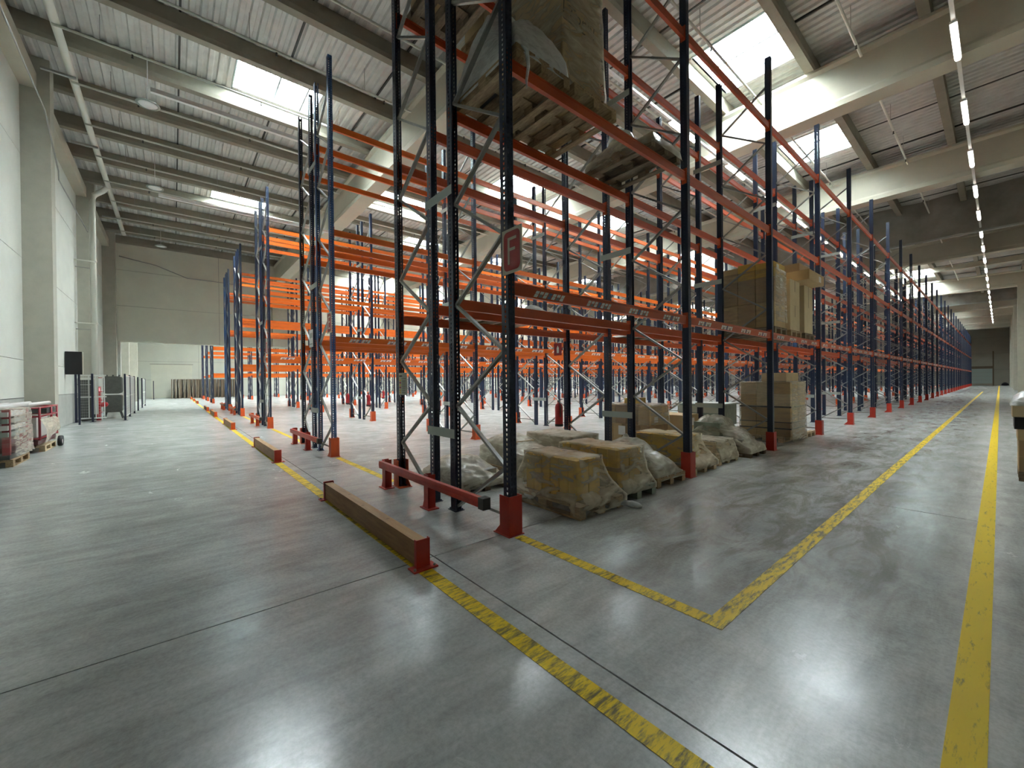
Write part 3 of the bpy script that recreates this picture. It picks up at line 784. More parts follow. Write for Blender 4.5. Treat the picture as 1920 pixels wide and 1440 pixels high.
def shroud(parent, top, bot, z1, z0, m, flare=3.0, amp=0.018, rows=12, zend=None, n=72, seed=0, skew=0.0):
    """film draped from the top rectangle of a load down to the pallet rectangle"""
    x0, x1, y0, y1 = top; a0, a1, b0, b1 = bot; vs = []; fs = []
    R = []
    for s_ in (0.0, 0.45, 0.8):      # top cap, from the middle outwards
        cx, cy = (x0 + x1) / 2, (y0 + y1) / 2
        R.append([(cx + (q[0] - cx) * max(s_, 0.02), cy + (q[1] - cy) * max(s_, 0.02), z1 + 0.012) for q in ring(x0, x1, y0, y1, n)])
    for j in range(rows + 1):
        t = j / rows; f = t ** flare
        rc = [x0 + (a0 - x0) * f, x1 + (a1 - x1) * f, y0 + (b0 - y0) * f, y1 + (b1 - y1) * f]
        R.append([(q[0], q[1], z1 + 0.008 + (z0 - z1) * t) for q in ring(*rc, n)])
    if zend is not None:
        for t in (0.5, 1.0):
            R.append([(q[0], q[1], z0 + (zend - z0) * t) for q in ring(a0, a1, b0, b1, n)])
    for j, r in enumerate(R):
        for k, q in enumerate(r):
            v = Vector((q[0] * 6 + seed * 7, q[1] * 6, q[2] * 5)); c = noise.noise_vector(v) * amp + noise.noise_vector(v * 3.1) * (amp * 0.45)
            cx, cy = (x0 + x1) / 2, (y0 + y1) / 2
            o = Vector((q[0] - cx, q[1] - cy, 0)); o = o.normalized() if o.length > 1e-4 else o
            out = o * (amp * 0.75) if j > 2 else Vector((0, 0, amp * 0.4))
            vs.append((q[0] + c.x + out.x, q[1] + c.y + out.y, q[2] + c.z * 0.7 + out.z))
    for j in range(len(R) - 1):
        for k in range(n):
            k2 = (k + 1) % n; fs.append((j * n + k, (j + 1) * n + k, (j + 1) * n + k2, j * n + k2))
    b = MB(); b._add(vs, fs, 0, True); return b.build('film', m, parent)
def drape(parent, rect, z0, bumps, m, nx=44, ny=30, amp=0.025, seed=0, skirt=0.06, name='film'):
    """crumpled film lying over odd shaped goods; bumps = (cx, cy, rx, ry, h, sharpness)"""
    x0, x1, y0, y1 = rect; vs = []; fs = []
    for j in range(ny + 1):
        for i in range(nx + 1):
            x = x0 + (x1 - x0) * i / nx; y = y0 + (y1 - y0) * j / ny; h = 0.012
            for cx, cy, rx, ry, hh, p in bumps:
                q = (abs((x - cx) / rx) ** p + abs((y - cy) / ry) ** p)
                h = max(h, hh * math.exp(-0.9 * q))
            v = Vector((x * 5 + seed * 3.7, y * 5, seed)); e = min(i, nx - i, j, ny - j)
            h += (noise.noise(v) * amp + noise.noise(v * 2.7) * amp * 0.6 + abs(noise.noise(v * 1.6 + Vector((9, 0, 0)))) * amp) * min(1, e / 3)
            vs.append((x + noise.noise(v + Vector((3, 3, 3))) * 0.012, y, z0 + max(h, 0.008) if e > 0 else z0 - skirt))
    for j in range(ny):
        for i in range(nx):
            a = j * (nx + 1) + i; fs.append((a, a + 1, a + nx + 2, a + nx + 1))
    b = MB(); b._add(vs, fs, 0, True); return b.build(name, m, parent)
def load(label, x, y, z, rz=0.0, name='wrapped_load', cat='wrapped goods', group='wrapped loads on pallets'):
    return thing(name, label, cat, (x, y, z), rz, group)

# ---- loads on the floor of the front row (X axis: 0 = aisle side)
pallet(-0.37, 1.21, 0, 'pallet under the nearest film-wrapped block of yellow cartons', 'pallet_wood')
t = load('nearest block of yellow cartons under a tent of clear film, beside the letter F post', -0.37, 1.21, PT)
cartons(t, -0.48, 0.42, -0.24, 0.20, 0, 0.47, 6, 2, 1, ['carton_yellow', 'carton_ochre', 'carton_yellow'])
shroud(t, (-0.49, 0.43, -0.25, 0.21), (-0.62, 0.62, -0.42, 0.42), 0.485, 0.01, 'film_clear', 1.9, 0.020, zend=-0.11, seed=1)
t2 = load('twist of loose film lying on the floor beside the nearest pallet', 0.30, 1.60, 0.0, 0.5, 'film_scrap', 'plastic film', None)
MB().tube([(-0.12, -0.06, 0.04), (-0.03, 0.0, 0.06), (0.05, 0.03, 0.045), (0.12, 0.05, 0.025), (0.17, 0.05, 0.015)], [0.012, 0.03, 0.042, 0.04, 0.018], 9).build('twist', 'film_white', t2)

pallet(-0.42, 2.05, 0, 'pallet under the second block of yellow cartons with a dark strap', 'stuff_green')
t = load('second block of yellow cartons, bound by a dark strap, behind the nearest one', -0.42, 2.05, PT)
cartons(t, -0.52, 0.46, -0.28, 0.26, 0, 0.25, 6, 2, 1, ['carton_yellow', 'carton_ochre'])
cartons(t, -0.52, 0.46, -0.28, 0.26, 0.252, 0.50, 6, 2, 1, ['carton_yellow', 'carton_yellow', 'carton_ochre'])
MB().box(-0.535, 0.475, -0.295, 0.275, 0.22, 0.27).build('strap', 'tape_brown', t)
shroud(t, (-0.54, 0.48, -0.30, 0.28), (-0.60, 0.60, -0.40, 0.40), 0.51, 0.01, 'film_clear', 2.4, 0.018, zend=-0.05, seed=2)

pallet(-0.52, 3.06, 0, 'pallet under the crumpled grey green goods just before the second red post guard', 'pallet_wood')
t = load('crumpled film over grey green slabs just before the second red post guard', -0.52, 3.06, PT)
carton(t, -0.45, 0.50, -0.32, 0.16, 0.0, 0.10, 'stuff_grey', name='slab'); carton(t, -0.42, 0.42, -0.30, 0.18, 0.102, 0.20, 'stuff_green', name='slab')
carton(t, -0.50, 0.10, -0.20, 0.22, 0.202, 0.36, 'stuff_grey', name='slab')
drape(t, (-0.60, 0.60, -0.40, 0.40), 0.0, [(-0.15, 0.0, 0.46, 0.34, 0.47, 3), (0.25, -0.05, 0.34, 0.32, 0.30, 3), (-0.3, 0.15, 0.15, 0.15, 0.52, 2)], 'film_milky', seed=3)

pallet(-0.55, 4.21, 0, 'pale pallet under the ochre cartons behind the second red post guard', 'pallet_pale')
t = load('ochre cartons under pale film right behind the second red post guard', -0.55, 4.21, PT)
cartons(t, -0.52, 0.40, -0.33, 0.20, 0.0, 0.46, 3, 1, 1, ['carton_ochre', 'carton_yellow'], tape='x')
shroud(t, (-0.54, 0.42, -0.35, 0.22), (-0.62, 0.62, -0.41, 0.40), 0.47, 0.01, 'film_clear', 1.9, 0.022, zend=-0.06, seed=4)

pallet(-0.62, 5.29, 0, 'pallet under the low hollow wrapped frame between two red post guards', 'pallet_pale')
t = load('low film-wrapped open frame between the second and third red post guards', -0.62, 5.29, PT)
for q in ((-0.5, 0.5, -0.34, -0.28), (-0.5, 0.5, 0.28, 0.34)): MB().box(q[0], q[1], q[2], q[3], 0, 0.06).box(q[0], q[1], q[2], q[3], 0.20, 0.26).build('frame_rail', 'pallet_pale', t)
for xx in (-0.5, 0.44): MB().box(xx, xx + 0.06, -0.3, 0.3, 0.06, 0.20).build('frame_post', 'pallet_pale', t)
shroud(t, (-0.52, 0.52, -0.35, 0.36), (-0.60, 0.60, -0.40, 0.40), 0.27, 0.01, 'film_clear', 1.5, 0.03, zend=-0.09, seed=5, rows=8)

pallet(-0.52, 6.44, 0, 'dark pallet under the tall crumpled green load by the third red post guard', 'pallet_old')
t = load('tall crumpled film mound over green goods by the third red post guard', -0.52, 6.44, PT)
carton(t, -0.55, 0.0, -0.36, 0.36, 0, 0.50, 'stuff_green', name='slab'); carton(t, 0.0, 0.42, -0.34, 0.34, 0, 0.20, 'stuff_grey', name='slab')
drape(t, (-0.62, 0.62, -0.42, 0.42), 0.0, [(-0.26, 0.0, 0.42, 0.44, 0.62, 4), (0.12, 0.0, 0.36, 0.42, 0.40, 3), (0.40, 0.05, 0.24, 0.36, 0.16, 3)], 'film_milky', seed=6, amp=0.035)

pallet(-0.56, 9.30, 0, 'pallet under the tall stretch-wrapped brown carton stack on the floor', 'pallet_pale', math.pi / 2)
t = load('tall stretch-wrapped stack of brown cartons on the floor past the third red post guard', -0.56, 9.30, PT)
cartons(t, -0.56, 0.56, -0.58, 0.58, 0.0, 0.70, 3, 2, 2, ['carton', 'carton_dark', 'carton'])
MB().box(-0.57, 0.57, -0.59, 0.59, 0.702, 0.74).build('tier_sheet', 'stuff_dark', t)
cartons(t, -0.56, 0.56, -0.58, 0.58, 0.742, 1.33, 3, 2, 2, ['carton', 'carton_pale', 'carton'])
cartons(t, -0.10, 0.46, -0.50, 0.42, 1.335, 1.56, 2, 1, 1, ['carton', 'carton_pale'])
MB().box(-0.575, 0.575, -0.595, 0.595, 0.18, 0.21).box(-0.575, 0.575, -0.595, 0.595, 0.34, 0.36).build('strap', 'stuff_dark', t)
shroud(t, (-0.57, 0.57, -0.59, 0.59), (-0.58, 0.58, -0.60, 0.60), 1.34, 0.0, 'film_glossy', 1.0, 0.010, zend=-0.10, seed=7, rows=16)
pallet(-0.62, 10.45, 0, 'nearly empty pale pallet with scrap film beside the fourth red post guard', 'pallet_pale')
t = load('scrap of film crumpled on the nearly empty pallet by the fourth red post guard', -0.62, 10.45, PT)
drape(t, (-0.55, 0.5, -0.38, 0.38), 0.0, [(0.1, 0, 0.3, 0.4, 0.10, 2)], 'film_white', 24, 20, seed=8, skirt=0.0)

# ---- loads on the floor of the back row
pallet(-2.08, 0.80, 0, 'old pallet under the low grey film mound behind the red end rail', 'pallet_old')
t = load('low grey mound of crumpled film just behind the red end rail', -2.08, 0.80, PT)
carton(t, -0.4, 0.45, -0.28, 0.28, 0, 0.12, 'stuff_grey', name='slab')
drape(t, (-0.62, 0.62, -0.42, 0.42), 0.0, [(-0.1, 0.0, 0.48, 0.40, 0.28, 3), (0.25, -0.1, 0.3, 0.3, 0.2, 2)], 'film_milky', seed=9, skirt=0.08)
pallet(-2.10, 1.92, 0, 'pallet under the film-wrapped carton tray seen between the end posts', 'pallet_wood')
t = load('open carton tray under shiny film seen between the end posts of the lettered rack', -2.10, 1.92, PT)
carton(t, -0.58, 0.60, -0.38, 0.38, 0, 0.26, 'carton', name='tray'); carton(t, -0.5, 0.1, -0.30, 0.28, 0.262, 0.40, 'carton_pale', name='sack')
drape(t, (-0.62, 0.64, -0.42, 0.42), 0.24, [(-0.22, 0.0, 0.36, 0.40, 0.27, 3), (0.2, 0, 0.3, 0.36, 0.12, 2)], 'film_milky', seed=10, skirt=0.22)
pallet(-2.12, 3.02, 0, 'pallet under the pale wrapped box behind the nearest yellow cartons', 'pallet_wood')
t = load('pale square block of boxes in milky film behind the nearest yellow cartons', -2.12, 3.02, PT)
cartons(t, -0.55, 0.55, -0.36, 0.36, 0, 0.42, 4, 2, 1, ['carton_pale', 'carton', 'carton_pale'])
shroud(t, (-0.56, 0.56, -0.37, 0.37), (-0.58, 0.58, -0.39, 0.39), 0.43, 0.0, 'film_milky', 1.2, 0.016, zend=-0.05, seed=11)
pallet(-2.10, 5.45, 0, 'pallet under the brown carton stack behind the second front post', 'pallet_wood')
t = load('brown carton stack with torn top behind the second front post', -2.10, 5.45, PT)
cartons(t, -0.58, 0.58, -0.38, 0.38, 0.0, 0.44, 5, 1, 1, ['carton', 'carton_dark'])
cartons(t, -0.58, 0.58, -0.38, 0.38, 0.445, 0.86, 4, 1, 1, ['carton', 'carton_dark', 'carton'])
carton(t, -0.10, 0.20, -0.3, 0.1, 0.862, 1.02, 'carton_ochre', tape='x')
MB().box(0.582, 0.584, -0.2, -0.05, 0.5, 0.62).build('paper_label', 'paper', t); MB().box(-0.2, -0.02, -0.384, -0.382, 0.2, 0.4).build('paper_label', 'paper', t)
shroud(t, (-0.59, 0.59, -0.39, 0.39), (-0.59, 0.59, -0.39, 0.39), 0.88, 0.45, 'film_glossy', 1.0, 0.018, seed=12, rows=8)
pallet(-2.10, 6.87, 0, 'dark pallet under the single wide brown box', 'pallet_old')
t = load('single wide brown box with pale labels beyond the brown carton stack', -2.10, 6.87, PT, name='box', cat='box', group='boxes')
carton(t, -0.5, 0.5, -0.35, 0.35, 0.0, 0.12, 'stuff_dark', name='riser')
carton(t, -0.58, 0.58, -0.40, 0.38, 0.122, 0.58, 'carton', paper=('x', 0.12, 0.28, 0.2, 0.38)); MB().box(0.581, 0.583, 0.0, 0.16, 0.32, 0.5).build('paper_label', 'paper', t)
t = thing('display_cabinet', 'dark low cabinet with a pale glass top deep in the back row', 'cabinet', (-2.1, 9.0, 0), 0)
carton(t, -0.55, 0.55, -0.58, 0.58, 0.30, 0.86, 'stuff_green', name='body'); MB().box(-0.62, 0.62, -0.65, 0.65, 0.862, 0.90).build('top', 'galv_plate', t)
MB().box(-0.56, 0.56, -0.62, -0.581, 0.66, 0.84).build('fascia', 'plate_beige', t)
for xx in (-0.48, 0.42):
    for yy in (-0.52, 0.46): MB().box(xx, xx + 0.06, yy, yy + 0.06, 0, 0.30).build('leg', 'stuff_dark', t)

# ---- first level
Z1 = LEV[0] + 0.066
pallet(-0.55, 7.95, Z1, 'pallet on the first level under the tall wrapped brown carton tower', 'pallet_old')
t = load('tall tower of brown cartons in glossy film on the first rack level', -0.55, 7.95, Z1 + PT)
cartons(t, -0.56, 0.58, -0.36, 0.36, 0.0, 0.56, 3, 1, 1, ['carton', 'carton_dark'], tape=None)
cartons(t, -0.56, 0.58, -0.36, 0.36, 0.565, 1.12, 3, 1, 1, ['carton', 'carton_dark'])
cartons(t, -0.56, 0.58, -0.36, 0.36, 1.125, 1.45, 3, 1, 1, ['carton', 'carton_ochre'], vary=0.06)
MB().box(0.592, 0.594, -0.02, 0.14, 0.9, 1.15).build('paper_label', 'paper', t); MB().box(0.592, 0.594, -0.25, -0.10, 1.28, 1.40).build('paper_label', 'paper', t)
shroud(t, (-0.57, 0.59, -0.37, 0.37), (-0.58, 0.60, -0.38, 0.38), 1.30, 0.12, 'film_glossy', 1.0, 0.012, seed=13, rows=14)
pallet(-0.55, 9.02, Z1, 'pallet on the first level under the nearer upright carton', 'pallet_wood')
pallet(-0.55, 10.12, Z1, 'pallet on the first level under the farther upright carton', 'pallet_old')
for yy, lab in ((9.02, 'nearer of two upright pale cartons beside the wrapped tower on the first level'), (10.12, 'farther of two upright pale cartons beside the wrapped tower on the first level')):
    t = thing('carton', lab, 'carton', (-0.55, yy, Z1 + PT), 0, 'upright cartons on the first level')
    cartons(t, -0.56, 0.58, -0.36, 0.36, 0, 1.22, 2, 1, 1 if yy > 9.5 else 2, ['carton_pale'], tape='x')
t = thing('carton', 'flat brown carton jutting out on top of the two upright cartons', 'carton', (-0.32, 9.75, Z1 + PT + 1.225), 0)
carton(t, -0.60, 0.62, -0.65, 0.62, 0, 0.24, 'carton', paper=('x', 0.8, 1.0, 0.04, 0.18))
t = thing('carton', 'smaller brown carton lying on the flat jutting carton', 'carton', (-0.42, 9.62, Z1 + PT + 1.47), 0)
carton(t, -0.60, 0.50, -0.45, 0.48, 0, 0.20, 'carton_dark')
t = load('loose white film spread over flat boards on the first level, behind the letter F post', -2.08, 1.55, Z1)
for yy in (-0.45, 0.0, 0.45): MB().box(-0.62, 0.62, yy - 0.12, yy + 0.12, 0.0, 0.03).build('board', 'pallet_old', t)
drape(t, (-0.68, 0.62, -0.72, 0.72), 0.032, [(-0.05, 0, 0.5, 0.6, 0.13, 4), (0.3, 0.45, 0.25, 0.22, 0.22, 2), (-0.2, -0.3, 0.3, 0.3, 0.17, 2)], 'film_white', seed=14, skirt=0.05)
t = load('thin spread of grey film on boards of the first level, past the second front post', -2.08, 6.25, Z1)
for yy in (-0.6, 0.0, 0.6): MB().box(-0.62, 0.62, yy - 0.12, yy + 0.12, 0.0, 0.03).build('board', 'pallet_old', t)
drape(t, (-0.62, 0.62, -0.9, 0.9), 0.032, [(0, 0, 0.45, 0.7, 0.11, 3)], 'film_white', 30, 24, seed=15, skirt=0.04)

# ---- second level
Z2 = LEV[1] + 0.066
pallet(-0.52, 0.48, Z2, 'pallet high on the second level nearest the camera, under the crumpled film bundle', 'pallet_wood')
t = load('crumpled white film bundle high on the second level beside the front post', -0.52, 0.48, Z2 + PT)
carton(t, -0.45, 0.40, -0.30, 0.28, 0, 0.30, 'stuff_dark', name='slab'); carton(t, -0.3, 0.2, -0.2, 0.2, 0.302, 0.62, 'stuff_grey', name='slab')
drape(t, (-0.60, 0.60, -0.40, 0.40), 0.0, [(-0.10, -0.02, 0.42, 0.46, 0.95, 2), (0.28, 0.0, 0.36, 0.44, 0.50, 3), (-0.38, 0.0, 0.3, 0.4, 0.55, 3)], 'film_white', seed=16, amp=0.06, skirt=0.06)
MB().tube([(0.60, -0.33, 0.0), (0.66, -0.31, -0.08), (0.67, -0.30, -0.24), (0.64, -0.30, -0.36), (0.63, -0.29, -0.44)], [0.012, 0.024, 0.018, 0.014, 0.006], 7).build('film_tail', 'film_white', t)
pallet(-0.52, 1.36, Z2, 'pallet high on the second level under the tall printed carton', 'pallet_wood')
t = load('tall printed brown carton in film high on the second level', -0.52, 1.36, Z2 + PT, name='carton', cat='carton', group='cartons')
c_ = carton(t, -0.52, 0.42, -0.40, 0.32, 0, 1.75, 'carton', tape=None)
shroud(t, (-0.53, 0.43, -0.41, 0.33), (-0.55, 0.47, -0.42, 0.36), 1.76, 0.0, 'film_clear', 1.4, 0.014, seed=17, rows=16)
def text(parent, body, size, loc, rot, m, name='printed_word', shear=0.0, extrude=0.0004):
    cu = bpy.data.curves.new(name, 'FONT'); cu.body = body; cu.size = size; cu.shear = shear; cu.extrude = extrude
    cu.align_x = 'CENTER'; cu.align_y = 'CENTER'; cu.materials.append(MATS[m]); cu.resolution_u = 3
    tmp = bpy.data.objects.new(name, cu); me = bpy.data.meshes.new_from_object(tmp); bpy.data.objects.remove(tmp)
    o = O(name, me, parent, loc); o.rotation_euler = rot; return o
text(t, 'Toro', 0.22, (0.4215, -0.09, 1.00), (math.pi / 2, 0, math.pi / 2), 'ink', shear=0.25)
fr_ = MB()
for (y0, y1, z0, z1) in ((-0.36, 0.20, 1.13, 1.146), (-0.38, 0.18, 0.87, 0.886)): fr_.box(0.4205, 0.422, y0, y1, z0, z1)
fr_.bar((0.4212, -0.36, 1.14), (0.4212, -0.38, 0.88), 0.0015, 0.014, 0, (0, 1, 0)); fr_.bar((0.4212, 0.20, 1.14), (0.4212, 0.18, 0.88), 0.0015, 0.014, 0, (0, 1, 0))
fr_.build('printed_frame', 'ink', t)
pallet(-0.52, 2.98, Z2, 'dark pallet on the second level under the bagged bundle before the second front post', 'pallet_old')
t = load('low bundle in torn film with a bluish bag high before the second front post', -0.52, 2.98, Z2 + PT)
carton(t, -0.55, 0.58, -0.38, 0.38, 0, 0.05, 'pallet_old', name='board'); carton(t, -0.45, 0.1, -0.30, 0.30, 0.052, 0.20, 'stuff_grey', name='slab')
drape(t, (-0.62, 0.64, -0.42, 0.42), 0.04, [(-0.2, 0.0, 0.32, 0.34, 0.30, 3), (-0.05, -0.2, 0.2, 0.2, 0.36, 2)], 'film_clear', seed=18, amp=0.03, skirt=0.14)
MB().lathe([(0.0, 0.0), (0.17, 0.02), (0.22, 0.10), (0.17, 0.22), (0.06, 0.28), (0.0, 0.29)], 14, (-0.1, -0.12, 0.2)).build('bag', 'film_white', t)

# ---- third level of the back row
Z3 = LEV[2] + 0.066
pallet(-2.08, 0.62, Z3, 'pallet on the top level of the back row, seen from underneath at the first bay', 'pallet_old')
t = load('brown carton load on the top level of the back row at the first bay', -2.08, 0.62, Z3 + PT)
cartons(t, -0.56, 0.56, -0.36, 0.36, 0, 0.55, 2, 2, 1, ['carton', 'carton_dark'])
pallet(-2.08, 1.62, Z3, 'second pallet on the top level of the back row, seen from underneath', 'pallet_wood')
t = load('second brown carton load on the top level of the back row', -2.08, 1.62, Z3 + PT)
cartons(t, -0.56, 0.56, -0.36, 0.36, 0, 0.7, 2, 2, 1, ['carton', 'carton_pale'])

# ---- stack by the side wall at the picture's edge
pallet(3.99, 7.36, 0, 'pallet under the brown and black cases by the side wall', 'pallet_old')
t = load('stack of brown and black cases topped with film by the side wall', 3.99, 7.36, PT)
carton(t, -0.60, 0.50, -0.39, 0.39, 0.0, 0.22, 'carton_dark', name='case'); carton(t, -0.60, 0.50, -0.39, 0.38, 0.222, 0.46, 'carton_dark', name='case')
carton(t, -0.61, 0.50, -0.38, 0.37, 0.462, 0.62, 'carton', name='case'); carton(t, -0.64, 0.50, -0.38, 0.38, 0.622, 0.80, 'black_box', name='case')
carton(t, -0.66, 0.50, -0.36, 0.37, 0.802, 1.02, 'carton_pale', name='case')
drape(t, (-0.68, 0.50, -0.4, 0.4), 1.02, [(-0.1, 0, 0.5, 0.4, 0.24, 3)], 'film_white', 30, 22, seed=19, amp=0.06, skirt=0.05)

# ------------------------------------------------------------------ signs, extinguishers
def letter_sign(x, y, z, letter, label, w=0.30, h=0.44, group='rack letter signs'):
    t = thing('rack_sign', label, 'sign', (x, y, z), 0, group)
    MB().box(0, w, -0.003, 0.003, 0, h).build('board', 'sign_cream', t)
    m_ = 0.028; r = 0.05; pts = []
    for cx, cy, a0 in ((w - m_ - r, h - m_ - r, 0), (m_ + r, h - m_ - r, 90), (m_ + r, m_ + r, 180), (w - m_ - r, m_ + r, 270)):
        for k in range(5): a = math.radians(a0 + 22.5 * k); pts.append((cx + r * math.cos(a), cy + r * math.sin(a)))
    MB().prism(pts, -0.0045, -0.003, 'y').build('red_field', 'sign_red', t)
    b = MB(); xl, xr_, zb, zt = w * 0.30, w * 0.74, h * 0.20, h * 0.80; s_ = 0.028
    b.box(xl, xl + s_, -0.006, -0.0045, zb, zt).box(xl, xr_, -0.006, -0.0045, zt - s_, zt).box(xl, xr_ - 0.02, -0.006, -0.0045, (zb + zt) / 2, (zb + zt) / 2 + s_)
    if letter == 'E': b.box(xl, xr_, -0.006, -0.0045, zb, zb + s_)
    if letter == 'D': b = MB().box(xl, xl + s_, -0.006, -0.0045, zb, zt).box(xl, xr_ - 0.03, -0.006, -0.0045, zt - s_, zt).box(xl, xr_ - 0.03, -0.006, -0.0045, zb, zb + s_).box(xr_ - 0.03, xr_ - 0.002, -0.006, -0.0045, zb + 0.02, zt - 0.02)
    b.build('letter', 'sign_cream', t); MB().box(-0.03, 0.04, 0.003, 0.035, h * 0.4, h * 0.6).build('bracket', 'bolt_steel', t)
letter_sign(0.01, -0.075, 2.62, 'F', 'red sign with a cream letter F on the nearest rack post')
letter_sign(RX[1] - 0.02, -0.10, 2.62, 'E', 'red letter sign on the skylit blue rack post')
letter_sign(RX[2] - 0.02, -0.10, 2.62, 'D', 'small red letter sign on the end post of the third double rack')
t = thing('load_plate', 'beige load rating plate on the left end post of the lettered rack', 'sign', (-2.46, -0.07, 1.38), 0)
MB().box(-0.02, 0.24, -0.002, 0.002, 0, 0.32).build('board', 'plate_beige', t)
pb = MB()
for k, (mi, zz) in enumerate(((0, 0.20), (1, 0.165), (0, 0.13), (1, 0.095), (0, 0.055), (0, 0.02))): pb.box(-0.005, 0.055, -0.0035, -0.002, zz, zz + 0.026, mi)
pb.box(-0.005, 0.09, -0.0035, -0.002, 0.265, 0.285, 2); pb.box(0.07, 0.225, -0.0035, -0.002, 0.235, 0.24, 2)
for k in range(7): pb.box(0.09, 0.20, -0.0035, -0.002, 0.03 + k * 0.028, 0.036 + k * 0.028, 2)
pb.build('print', ['carton_ochre', 'machine_red', 'ink'], t)
t = thing('notice_board', 'pale notice sheet on the second double rack end', 'sign', (RX[1] - 1.72, -0.05, 2.45), 0)
MB().box(0, 0.34, -0.002, 0.002, 0, 0.42).build('board', 'label_white', t); MB().box(0.05, 0.29, -0.0035, -0.002, 0.22, 0.34).box(0.05, 0.29, -0.0035, -0.002, 0.06, 0.09).build('print', 'galv_plate', t)

def extinguisher(x, y, z, label, board=False):
    t = thing('fire_extinguisher', label, 'fire extinguisher', (x, y, z), 0, 'fire extinguishers on the rack posts')
    MB().lathe([(0.0, 0.0), (0.075, 0.005), (0.082, 0.03), (0.082, 0.40), (0.07, 0.45), (0.03, 0.485), (0.022, 0.50)], 16).build('cylinder', 'fire_red', t)
    MB().box(-0.02, 0.02, -0.02, 0.02, 0.495, 0.54).bar((-0.01, 0, 0.55), (0.10, 0, 0.565), 0.02, 0.012).build('valve', 'rubber', t)
    MB().tube([(0.02, -0.02, 0.52), (0.08, -0.05, 0.47), (0.10, -0.06, 0.35), (0.085, -0.05, 0.2)], 0.010, 7).build('hose', 'rubber', t)
    MB().lathe([(0.085, 0.0), (0.085, 0.05)], 16).build('foot_ring', 'rubber', t)
    if board: MB().box(-0.06, 0.06, -0.092, -0.086, 0.1, 0.36).build('paper_label', 'paper', t)
extinguisher(-2.66, 3.52, 0.62, 'red fire extinguisher hung on the back row post behind the nearest yellow cartons')
extinguisher(-13.40, 3.52, 0.62, 'red fire extinguisher with white label on the third double rack', True)
extinguisher(-15.99, 3.52, 0.62, 'dark red fire extinguisher on the far side of the third double rack')
extinguisher(-20.9, 7.22, 0.62, 'red fire extinguisher on the fourth double rack', True)
t = thing('extinguisher_sign', 'small red extinguisher sign high on the back row post', 'sign', (-2.76, 3.60, 2.10), 0)
MB().box(-0.1, 0.12, -0.002, 0.002, 0, 0.26).build('board', 'sign_red', t)
MB().box(-0.02, 0.04, -0.0035, -0.002, 0.05, 0.17).box(0.0, 0.02, -0.0035, -0.002, 0.17, 0.2).build('pictogram', 'label_white', t)

# ------------------------------------------------------------------ pipes on the front wall
t = thing('roof_drain_pipe', 'large white pipe slung along the eaves with a drop pipe beside a column', 'pipe', (0, 0, 0))
MB().tube([(-2.0, -4.80, 10.66), (-30.4, -4.80, 10.66)], 0.095, 14).build('eaves_pipe', 'pipe_white', t)
MB().tube([(-22.75, -4.82, 10.62), (-22.95, -5.0, 10.45), (-23.1, -5.28, 10.25), (-23.12, -5.36, 9.9), (-23.12, -5.36, 0.3)], 0.105, 14).build('drop_pipe', 'pipe_white', t)
for z in (7.2, 4.4, 1.9):
    MB().bar((-23.0, -5.95, z), (-23.0, -5.22, z), 0.05, 0.05).build('pipe_clamp', 'pipe_white', t)
    MB().bar((-23.3, -5.95, z - 0.25), (-23.3, -5.3, z - 0.25), 0.035, 0.035).build('pipe_clamp', 'bracket_grey', t)
for x in (-14.0, -18.5, -27.0):
    MB().box(x - 0.04, x + 0.04, -5.4, -4.7, 10.50, 10.56).build('pipe_bracket', 'bracket_grey', t)
t = thing('cable_conduit', 'thin cable run sagging across the front wall columns', 'cable', (0, 0, 0))
MB().tube([(-8, -5.2, 9.2), (-13.5, -5.25, 9.15), (-14.6, -5.31, 8.9), (-15.6, -5.31, 8.3), (-17, -5.5, 8.5), (-23, -5.5, 8.5)], 0.02, 6).build('cable', 'bracket_grey', t)
t = thing('cable_conduit', 'thin dark cable run along the dividing wall', 'cable', (0, 0, 0))
MB().tube([(-32.9, -5.2, 9.9), (-32.9, -3.4, 9.6), (-32.9, -1.8, 9.0), (-32.9, 2.0, 8.95), (-32.9, 14, 8.9)], 0.03, 6).build('cable', 'bracket_grey', t)

for x, z, lab in ((-12.40, 9.62, 'nearest round pendant lamp hanging by the front wall'), (-18.48, 9.5, 'middle round pendant lamp hanging by the front wall'), (-28.9, 9.9, 'small far pendant lamp hanging near the dividing wall')):
    t = thing('pendant_lamp', lab, 'lamp', (x, -3.1, z), 0, 'round pendant lamps')
    MB().tube([(0, 0, 0.1), (0, 0, ZR + 0.02 - z)], 0.010, 6).build('rod', 'lamp_white', t)
    MB().lathe([(0.0, 0.10), (0.10, 0.09), (0.20, 0.05), (0.22, 0.0), (0.20, -0.02), (0.0, -0.02)], 20).build('lamp_shade', 'lamp_white', t)
    MB().lathe([(0.22, 0.0), (0.27, 0.01), (0.275, -0.01), (0.22, -0.02)], 20).build('rim', 'galv_plate', t)

